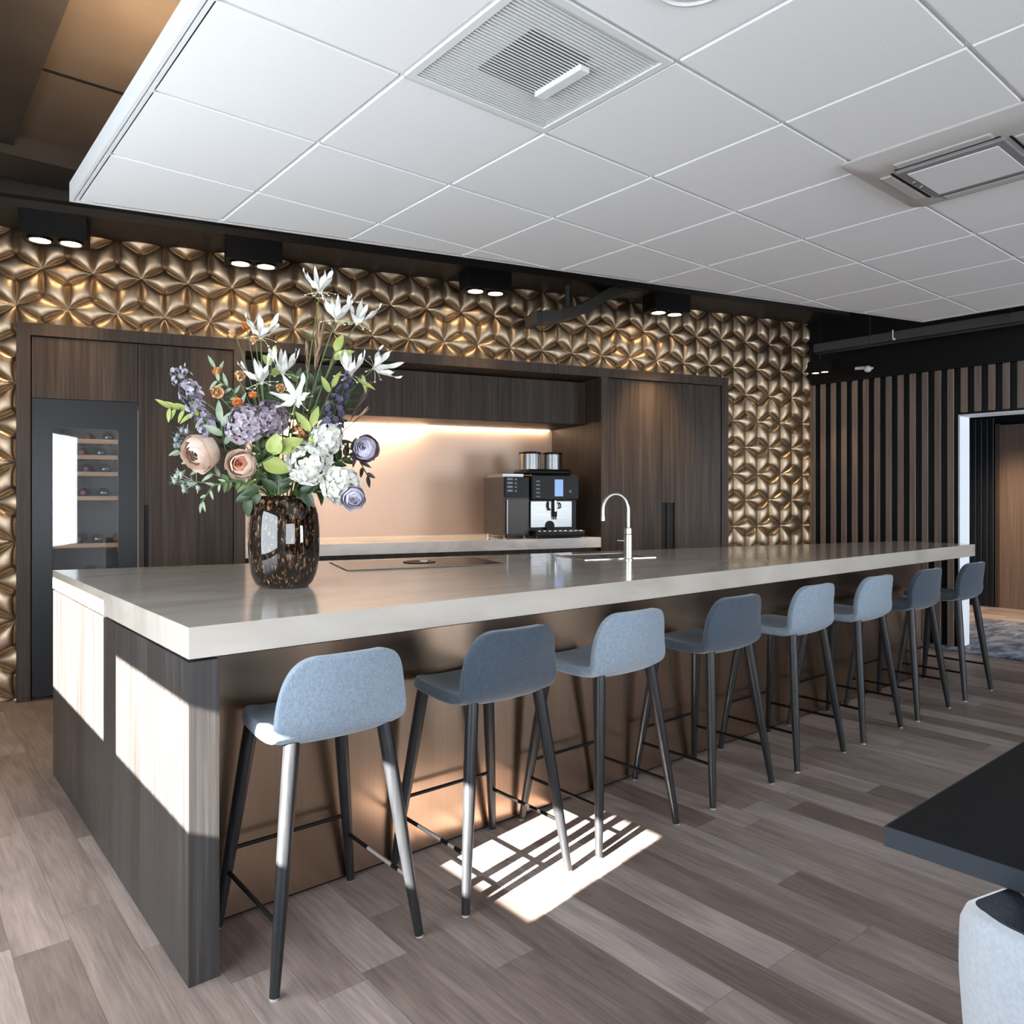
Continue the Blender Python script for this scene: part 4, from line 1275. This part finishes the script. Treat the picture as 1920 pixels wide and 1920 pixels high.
def ranunculus(label, u, v, y, r, axis, mat):
    h = put(u, v, y)
    o = root('ranunculus', label, 'flower', 'small orange and apricot blooms')
    ax, a, b_ = frame_of(axis)
    r = r * 1.25
    pts = add_stem(o, h - ax * r * 0.3, 0.0022)
    mb = MB()
    for ring, (n, rr, lean) in enumerate(((7, 1.0, 0.9), (6, 0.8, 0.5), (5, 0.55, 0.2))):
        for k in range(n):
            an = 2 * PI * (k + 0.5 * ring) / n
            out = a * math.cos(an) + b_ * math.sin(an)
            petal(mb, h - ax * r * 0.35 + out * r * 0.12, out * lean + ax * (1.2 - lean * 0.6), -out, r * 1.25 * rr, r * 1.05 * rr, bend=0.9, cup=-0.3, p=0.9, nu=5)
    mb.build('petals', G[mat], o, smooth=180)
    MB().ball(h + ax * r * 0.1, r * 0.3, 1).build('heart', G['leaf_light'], o, smooth=180)
    stem_leaves(o, pts, 1, 0.06, 0.014, 'leaf_grey', lo=7)
    return o


def floret(mb, c, ax, r, n=4, cup=0.25):
    ax, a, b_ = frame_of(ax)
    ph = rnd.random() * 6
    for k in range(n):
        an = 2 * PI * k / n + ph
        out = a * math.cos(an) + b_ * math.sin(an)
        petal(mb, c, out + ax * rnd.uniform(0.1, 0.5), ax, r * rnd.uniform(0.85, 1.1), r * 0.85, bend=-0.2, cup=cup, nu=5, nv=3, p=1.25)


def head_of_florets(name, label, u, v, y, r, axis, mat, nf, fr, n=4, group=None, squash=0.8, heart=None):
    h = put(u, v, y)
    o = root(name, label, 'flower', group)
    ax, a, b_ = frame_of(axis)
    pts = add_stem(o, h - ax * r * 0.5, 0.0038)
    mb = MB(); hb_ = MB()
    g = PI * (3 - math.sqrt(5))
    for i in range(nf):
        z = 1 - 1.55 * (i + 0.5) / nf
        q_ = math.sqrt(max(0, 1 - z * z))
        d = ax * z * squash + a * q_ * math.cos(g * i) + b_ * q_ * math.sin(g * i)
        c_ = h + d * r * (0.86 + 0.2 * rnd.random())
        floret(mb, c_, d + Vector((rnd.uniform(-.3, .3), rnd.uniform(-.3, .3), rnd.uniform(-.3, .3))), fr * (0.85 + 0.3 * rnd.random()), n)
        hb_.ball(c_ + d.normalized() * fr * 0.08, fr * 0.11, 1)
        hb_.tube([h - ax * r * 0.4, c_], 0.0010, 4)
    mb.build('florets', G[mat], o, smooth=180)
    hb_.build('floret_hearts', G[heart or 'leaf'], o, smooth=180)
    stem_leaves(o, pts, 2, 0.10, 0.05, 'leaf', lo=4)
    return o


def spike(label, u0, v0, u1, v1, y, mat, nf, fr, name='delphinium', r=0.035):
    """flower spike with its tip at (u0, v0) and lowest florets at (u1, v1)"""
    tip, low = put(u0, v0, y), put(u1, v1, y - 0.02)
    o = root(name, label, 'flower')
    pts = stem_to(low)
    pts = pts + [low.lerp(tip, k / 5) for k in range(1, 6)]
    MB().tube(pts, 0.0026, 7).build('stem', G['stem'], o, smooth=60)
    d, a, b_ = frame_of(tip - low)
    mb = MB()
    for i in range(nf):
        t_ = i / (nf - 1)
        an = i * 2.4
        rr = r * (1 - 0.62 * t_) * rnd.uniform(0.45, 1.25)
        an += rnd.uniform(-.7, .7); t_ = max(0, min(1, t_ + rnd.uniform(-.04, .04)))
        out = a * math.cos(an) + b_ * math.sin(an)
        c_ = low.lerp(tip, t_) + out * rr
        floret(mb, c_, out + d * rnd.uniform(-.4, .9), fr * (1 - 0.45 * t_) * rnd.uniform(0.7, 1.2), 5)
    mb.build('florets', G[mat], o, smooth=180)
    return o


def thistle(label, u, v, y, mat, k=9, size=0.026, spread=0.055):
    h = put(u, v, y)
    o = root('sea_holly', label, 'flower')
    pts = add_stem(o, h, 0.0026, 'stem')
    for i in range(k):
        c_ = h + Vector((rnd.uniform(-spread, spread), rnd.uniform(-.035, .035), rnd.uniform(-spread, spread)))
        mb = MB()
        mb.ball(c_, size * 0.42, 1, (1, 1, 1.3))
        mb.tube([h.lerp(Vector((0, 0, 0)), 0.12), c_], 0.0012, 5)
        for q_ in range(12):
            dv = Vector((rnd.gauss(0, 1), rnd.gauss(0, 1), rnd.gauss(0, 0.7))).normalized()
            petal(mb, c_, dv, Vector((0, 0, 1)) + dv * 0.01, size * (0.9 + 0.5 * rnd.random()), size * 0.22, bend=0.2, nu=3, nv=2)
        mb.build('spiky_head', G[mat], o, smooth=180)
    return o


def branch(label, pts2, mat, n, L, W, y=0.0, name='leaf_branch', both=True, droop=0.0):
    o = root(name, label, 'foliage')
    P_ = [put(u, v, y) for u, v in pts2]
    pts = stem_to(P_[0]) + P_[1:]
    MB().tube(pts, [0.003] * len(pts), 6).build('stem', G['stem'], o, smooth=60)
    chain = [P_[0]] + P_[1:] if len(P_) > 1 else pts[-5:]
    segs = list(zip(chain, chain[1:]))
    for i in range(n):
        t_ = (i + 0.6) / n * len(segs)
        k = min(int(t_), len(segs) - 1); f_ = t_ - k
        p_ = segs[k][0].lerp(segs[k][1], min(1, f_))
        d, a, b_ = frame_of(segs[k][1] - segs[k][0])
        sdv = d.cross(Vector((0, 1, 0))).normalized() * (1 if i % 2 else -1)
        dv = d * 0.7 + sdv * 0.8 + Vector((0, rnd.uniform(-.5, .2), -droop))
        petal(MB(), p_, dv, Vector((0, -1, 0.3)), L * (0.8 + 0.4 * rnd.random()), W, bend=-0.4, cup=0.25).build('leaf', G[mat], o, smooth=180)
    d = (chain[-1] - chain[-2])
    petal(MB(), chain[-1], d + Vector((0, 0, -droop)), Vector((0, -1, 0.3)), L, W, bend=-0.3, cup=0.25).build('leaf', G[mat], o, smooth=180)
    return o


def plume(label, u0, v0, u1, v1, y, mat, nf, wid, name='grass_plume'):
    """feathery grass with its tip at (u1, v1)"""
    a_, b_ = put(u0, v0, y), put(u1, v1, y)
    o = root(name, label, 'grass')
    pts = stem_to(a_) + [a_.lerp(b_, k / 4) for k in range(1, 5)]
    MB().tube(pts, 0.0020, 6).build('stem', G['stem_brown'], o, smooth=60)
    d, sx, sy = frame_of(b_ - a_)
    mb = MB()
    for i in range(nf):
        t_ = rnd.random() ** 0.8
        an = rnd.random() * 2 * PI
        out = sx * math.cos(an) + sy * math.sin(an)
        wv = wid * math.sin(PI * (0.12 + 0.86 * t_)) ** 0.9
        p_ = a_.lerp(b_, t_ * 0.9)
        petal(mb, p_, d * 1.0 + out * 0.45, -d, wv * 1.5 + 0.02, 0.0035, bend=-0.3, cup=0, nu=3, nv=1)
    mb.build('feathers', G[mat], o, smooth=180)
    return o

flame_lily('topmost white flame lily rising above the whole bouquet', 0.161, 1.273, -0.02, (0.0,-0.35,1))
flame_lily('white flame lily at upper right, just under the topmost one', 0.241, 1.142, -0.06, (0.1,-0.3,1))
flame_lily('white curled flame lily at upper right, outer of the close pair', 0.316, 1.142, 0.0, (0.35,-0.2,0.9))
flame_lily('white flame lily at upper left beside two small orange blooms', -0.084, 1.071, -0.05, (0.25,-0.5,0.8))
flame_lily('white flame lily under the upper left one, above the mauve hydrangea', -0.065, 0.870, -0.1, (-0.2,-0.35,1))
flame_lily('half open white flame lily right of two yellow green leaves', 0.000, 0.922, -0.02, (0.1,-0.2,1), spread=0.6)
flame_lily('white star shaped flame lily facing the room in the bouquet centre', 0.101, 0.791, -0.17, (0.0,-1,0.25), spread=1.4)
flame_lily('white flame lily above the dark violet spike', 0.292, 0.908, -0.04, (0.2,-0.3,0.9), spread=0.7)
flame_lily('white flame lily pointing right, farthest right in the bouquet', 0.391, 0.947, 0.0, (0.9,-0.35,0.35))
rose('large pale peach garden rose at the left of the bouquet', -0.311, 0.573, -0.13, 0.070, (-0.35, -0.8, -0.35), 'peach', 'peach')
rose('smaller peach garden rose with coral heart facing the room above the vase', -0.122, 0.522, -0.17, 0.056, (0.05, -1, 0.05), 'peach', 'coral')
ranunculus('small orange bloom at upper left under a pointed leaf', -0.288, 0.929, 0, 0.02, (-0.3,-0.8,0.4), 'orange')
ranunculus('apricot bloom turned right, beside the cupboard edge at upper left', -0.189, 0.910, -0.02, 0.023, (0.8,-0.4,0.2), 'apricot')
ranunculus('apricot bloom between the lilac spike and the upper orange bloom', -0.278, 0.837, -0.04, 0.027, (0.5,-0.5,-0.1), 'apricot')
ranunculus('orange bloom left of the mauve hydrangea top', -0.152, 0.779, -0.13, 0.022, (-0.2,-0.9,0.3), 'orange')
ranunculus('deep orange bloom just above the mauve hydrangea', -0.101, 0.814, -0.1, 0.018, (0.1,-0.6,0.8), 'orange')
ranunculus('orange bloom under the mauve hydrangea, above the coral hearted rose', -0.157, 0.632, -0.12, 0.02, (-0.1,-1,0), 'orange')
ranunculus('apricot bloom right of centre beneath the half open lily', 0.005, 0.847, -0.08, 0.02, (0.6,-0.6,0.2), 'apricot')
ranunculus('orange bloom at top left next to the upper left lily', -0.164, 1.127, 0, 0.02, (0.1,-0.8,0.6), 'orange')
ranunculus('pale apricot bloom at top left, outermost of its group', -0.222, 1.099, 0, 0.022, (-0.8,-0.4,0.2), 'apricot')
ranunculus('apricot bud at the foot of the upper left lily', -0.119, 1.064, -0.03, 0.017, (-0.4,-0.8,0.2), 'apricot')
head_of_florets('hydrangea', 'mauve hydrangea head left of the bouquet centre, paler one', -0.110, 0.688, -0.15, 0.082, (-0.15, -0.9, 0.35), 'mauve_pale', 90, 0.020, 4, heart='mauve')
head_of_florets('hydrangea', 'dusky mauve hydrangea head directly under the star shaped lily', -0.014, 0.713, -0.14, 0.070, (0.15, -0.9, 0.35), 'mauve', 80, 0.020, 4, heart='mauve')
spike('lilac flower spike leaning out at the left of the bouquet', -0.468, 0.936, -0.283, 0.643, -0.03, 'lilac', 70, 0.023, r=0.048)
spike('pale lilac side spike at the far upper left', -0.444, 0.959, -0.381, 0.830, 0.0, 'lav', 22, 0.018, r=0.030)
spike('dark violet flower spike at the right of the bouquet', 0.297, 0.908, 0.208, 0.667, -0.06, 'violet', 70, 0.022, r=0.045)
head_of_florets('white_phlox', 'white phlox cluster right of the vase mouth, middle one of the white clusters', 0.147, 0.526, -0.14, 0.080, (0.1, -0.9, 0.1), 'white', 42, 0.036, 5, heart='leaf_light')
head_of_florets('white_phlox', 'lowest white phlox cluster hanging towards the copper splashback', 0.278, 0.433, -0.12, 0.066, (0.35, -0.8, -0.15), 'white', 34, 0.036, 5, heart='leaf_light')
head_of_florets('white_phlox', 'topmost white phlox cluster just below the violet spike', 0.213, 0.632, -0.12, 0.050, (0.2, -0.9, 0.3), 'white', 20, 0.037, 5, heart='leaf_light')
rose('lavender white lisianthus with plum rim, upper right edge of the bouquet', 0.367, 0.592, -0.06, 0.052, (-0.25, -0.9, 0.2), 'plumrim', 'lav', 'lisianthus', mid='lav')
rose('lavender white lisianthus hanging low at the right beside the white phlox', 0.335, 0.385, -0.17, 0.044, (0.2, -0.8, -0.3), 'lav', 'lav', 'lisianthus')
thistle('grey blue sea holly left of the large peach rose', -0.423, 0.646, -0.04, 'thistle', 10)
thistle('pale green sea holly low at the left below the peach rose', -0.400, 0.456, -0.08, 'thistle_green', 11)
branch('drooping yellow green leaf branch at the far left', [(-0.311, 0.702), (-0.405, 0.760), (-0.487, 0.772)], 'leaf_light', 9, 0.065, 0.02, -0.02, droop=0.5)
branch('grey green leaf branch reaching left below the sea holly', [(-0.241, 0.468), (-0.346, 0.515), (-0.428, 0.585)], 'leaf_grey', 8, 0.055, 0.017, -0.06, droop=0.1)
branch('grey green leaf branch with narrow leaves under the large rose', [(-0.194, 0.456), (-0.264, 0.433), (-0.311, 0.363)], 'leaf_grey', 6, 0.045, 0.012, -0.12, droop=0.2)
branch('tall grey green pointed leaf between lilac spike and hydrangea', [(-0.218, 0.585), (-0.236, 0.702)], 'leaf_grey', 3, 0.1, 0.03, -0.1, droop=0)
branch('grey green leaves at upper left beside the apricot blooms', [(-0.171, 0.772), (-0.218, 0.854), (-0.283, 0.889)], 'leaf_grey', 7, 0.055, 0.016, -0.02, droop=0.1)
branch('pointed pale leaf above the upper left orange bloom', [(-0.264, 0.889), (-0.299, 0.947)], 'leaf_grey', 1, 0.07, 0.016, 0, droop=0)
branch('broad green leaf in front of the stems above the vase mouth', [(-0.065, 0.515), (0.028, 0.573)], 'leaf_light', 2, 0.115, 0.07, -0.17, droop=0)
branch('yellow green leaf at the upper right below the lily pair', [(0.204, 0.936), (0.232, 1.011)], 'leaf_light', 1, 0.085, 0.04, -0.04, droop=0)
branch('two yellow green leaves under the upper left lily', [(-0.054, 0.889), (-0.042, 0.971)], 'leaf_light', 2, 0.075, 0.034, -0.03, droop=0)
branch('yellow green leaves between star shaped lily and violet spike', [(0.133, 0.585), (0.157, 0.678)], 'leaf_light', 2, 0.095, 0.036, -0.14, droop=0)
branch('slim yellow green leaf pair left of the violet spike', [(0.175, 0.749), (0.222, 0.854)], 'leaf_light', 2, 0.08, 0.026, -0.06, droop=0)
branch('slim yellow leaf pointing right under the rightmost lily', [(0.285, 0.865), (0.344, 0.917)], 'leaf_light', 1, 0.085, 0.018, -0.02, droop=0.4)
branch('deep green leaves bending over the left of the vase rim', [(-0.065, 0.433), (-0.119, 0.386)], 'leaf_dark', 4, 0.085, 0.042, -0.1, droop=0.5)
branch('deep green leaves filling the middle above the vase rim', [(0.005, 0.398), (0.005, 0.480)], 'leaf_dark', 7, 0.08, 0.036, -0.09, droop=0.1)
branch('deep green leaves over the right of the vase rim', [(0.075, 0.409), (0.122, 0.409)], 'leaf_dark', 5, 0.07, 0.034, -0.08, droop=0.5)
branch('mid green sprig standing behind the coral hearted rose', [(-0.042, 0.421), (-0.077, 0.561), (-0.089, 0.632)], 'leaf', 9, 0.06, 0.026, -0.06, droop=0)
branch('mid green sprig standing behind the white phlox', [(0.063, 0.468), (0.098, 0.608), (0.133, 0.725)], 'leaf', 9, 0.065, 0.026, -0.05, droop=0)
branch('mid green sprig low at the left of the vase mouth', [(-0.101, 0.433), (-0.159, 0.456), (-0.218, 0.456)], 'leaf', 7, 0.055, 0.02, -0.08, droop=0.2)
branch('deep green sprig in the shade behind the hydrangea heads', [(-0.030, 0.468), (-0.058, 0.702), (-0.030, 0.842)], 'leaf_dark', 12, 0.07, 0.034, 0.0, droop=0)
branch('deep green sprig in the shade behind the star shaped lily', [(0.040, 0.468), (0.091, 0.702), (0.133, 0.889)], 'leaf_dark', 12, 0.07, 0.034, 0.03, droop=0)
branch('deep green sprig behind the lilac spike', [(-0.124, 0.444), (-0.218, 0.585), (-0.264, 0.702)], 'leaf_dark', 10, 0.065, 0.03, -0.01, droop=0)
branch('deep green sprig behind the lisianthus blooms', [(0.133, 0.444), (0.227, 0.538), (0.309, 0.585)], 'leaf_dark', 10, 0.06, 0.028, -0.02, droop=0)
branch('plum coloured leaf branch hanging at the right by the lisianthus', [(0.204, 0.655), (0.309, 0.585), (0.367, 0.480)], 'leaf_plum', 8, 0.055, 0.018, -0.03, droop=0.3)
plume('tall straw coloured grass plume behind the upper lilies', 0.129, 0.936, 0.159, 1.193, 0.02, 'straw', 220, 0.05)
plume('thin straw grass stalk standing left of the tall plume', 0.098, 0.889, 0.091, 1.076, 0.02, 'straw', 60, 0.016)
plume('brown grass plume behind the lily pair', 0.180, 0.936, 0.232, 1.053, 0.05, 'straw_dark', 200, 0.05)
plume('brown grass plume leaning right behind the violet spike', 0.274, 0.725, 0.367, 0.901, 0.06, 'straw_dark', 110, 0.03)
plume('slim straw bulrush head leaning right over the light strip', 0.297, 0.702, 0.367, 0.772, -0.02, 'straw', 50, 0.008)
head_of_florets('rust_berries', 'rust brown berry cluster under the star shaped lily', 0.115, 0.674, -0.12, 0.036, (0.1, -0.9, 0.1), 'berry', 26, 0.012, 4, heart='berry')
branch('deep green sprig behind the white phlox clusters', [(0.060, 0.440), (0.150, 0.530), (0.210, 0.590)], 'leaf_dark', 12, 0.065, 0.034, 0.02, droop=0)
branch('mid green sprig between the coral hearted rose and the broad leaf', [(-0.020, 0.420), (-0.060, 0.540), (-0.080, 0.640)], 'leaf', 11, 0.065, 0.028, -0.05, droop=0)
branch('mid green leafy sprig rising between the middle lilies', [(0.010, 0.650), (0.030, 0.800), (0.050, 0.900)], 'leaf', 10, 0.060, 0.024, 0.03, droop=0)
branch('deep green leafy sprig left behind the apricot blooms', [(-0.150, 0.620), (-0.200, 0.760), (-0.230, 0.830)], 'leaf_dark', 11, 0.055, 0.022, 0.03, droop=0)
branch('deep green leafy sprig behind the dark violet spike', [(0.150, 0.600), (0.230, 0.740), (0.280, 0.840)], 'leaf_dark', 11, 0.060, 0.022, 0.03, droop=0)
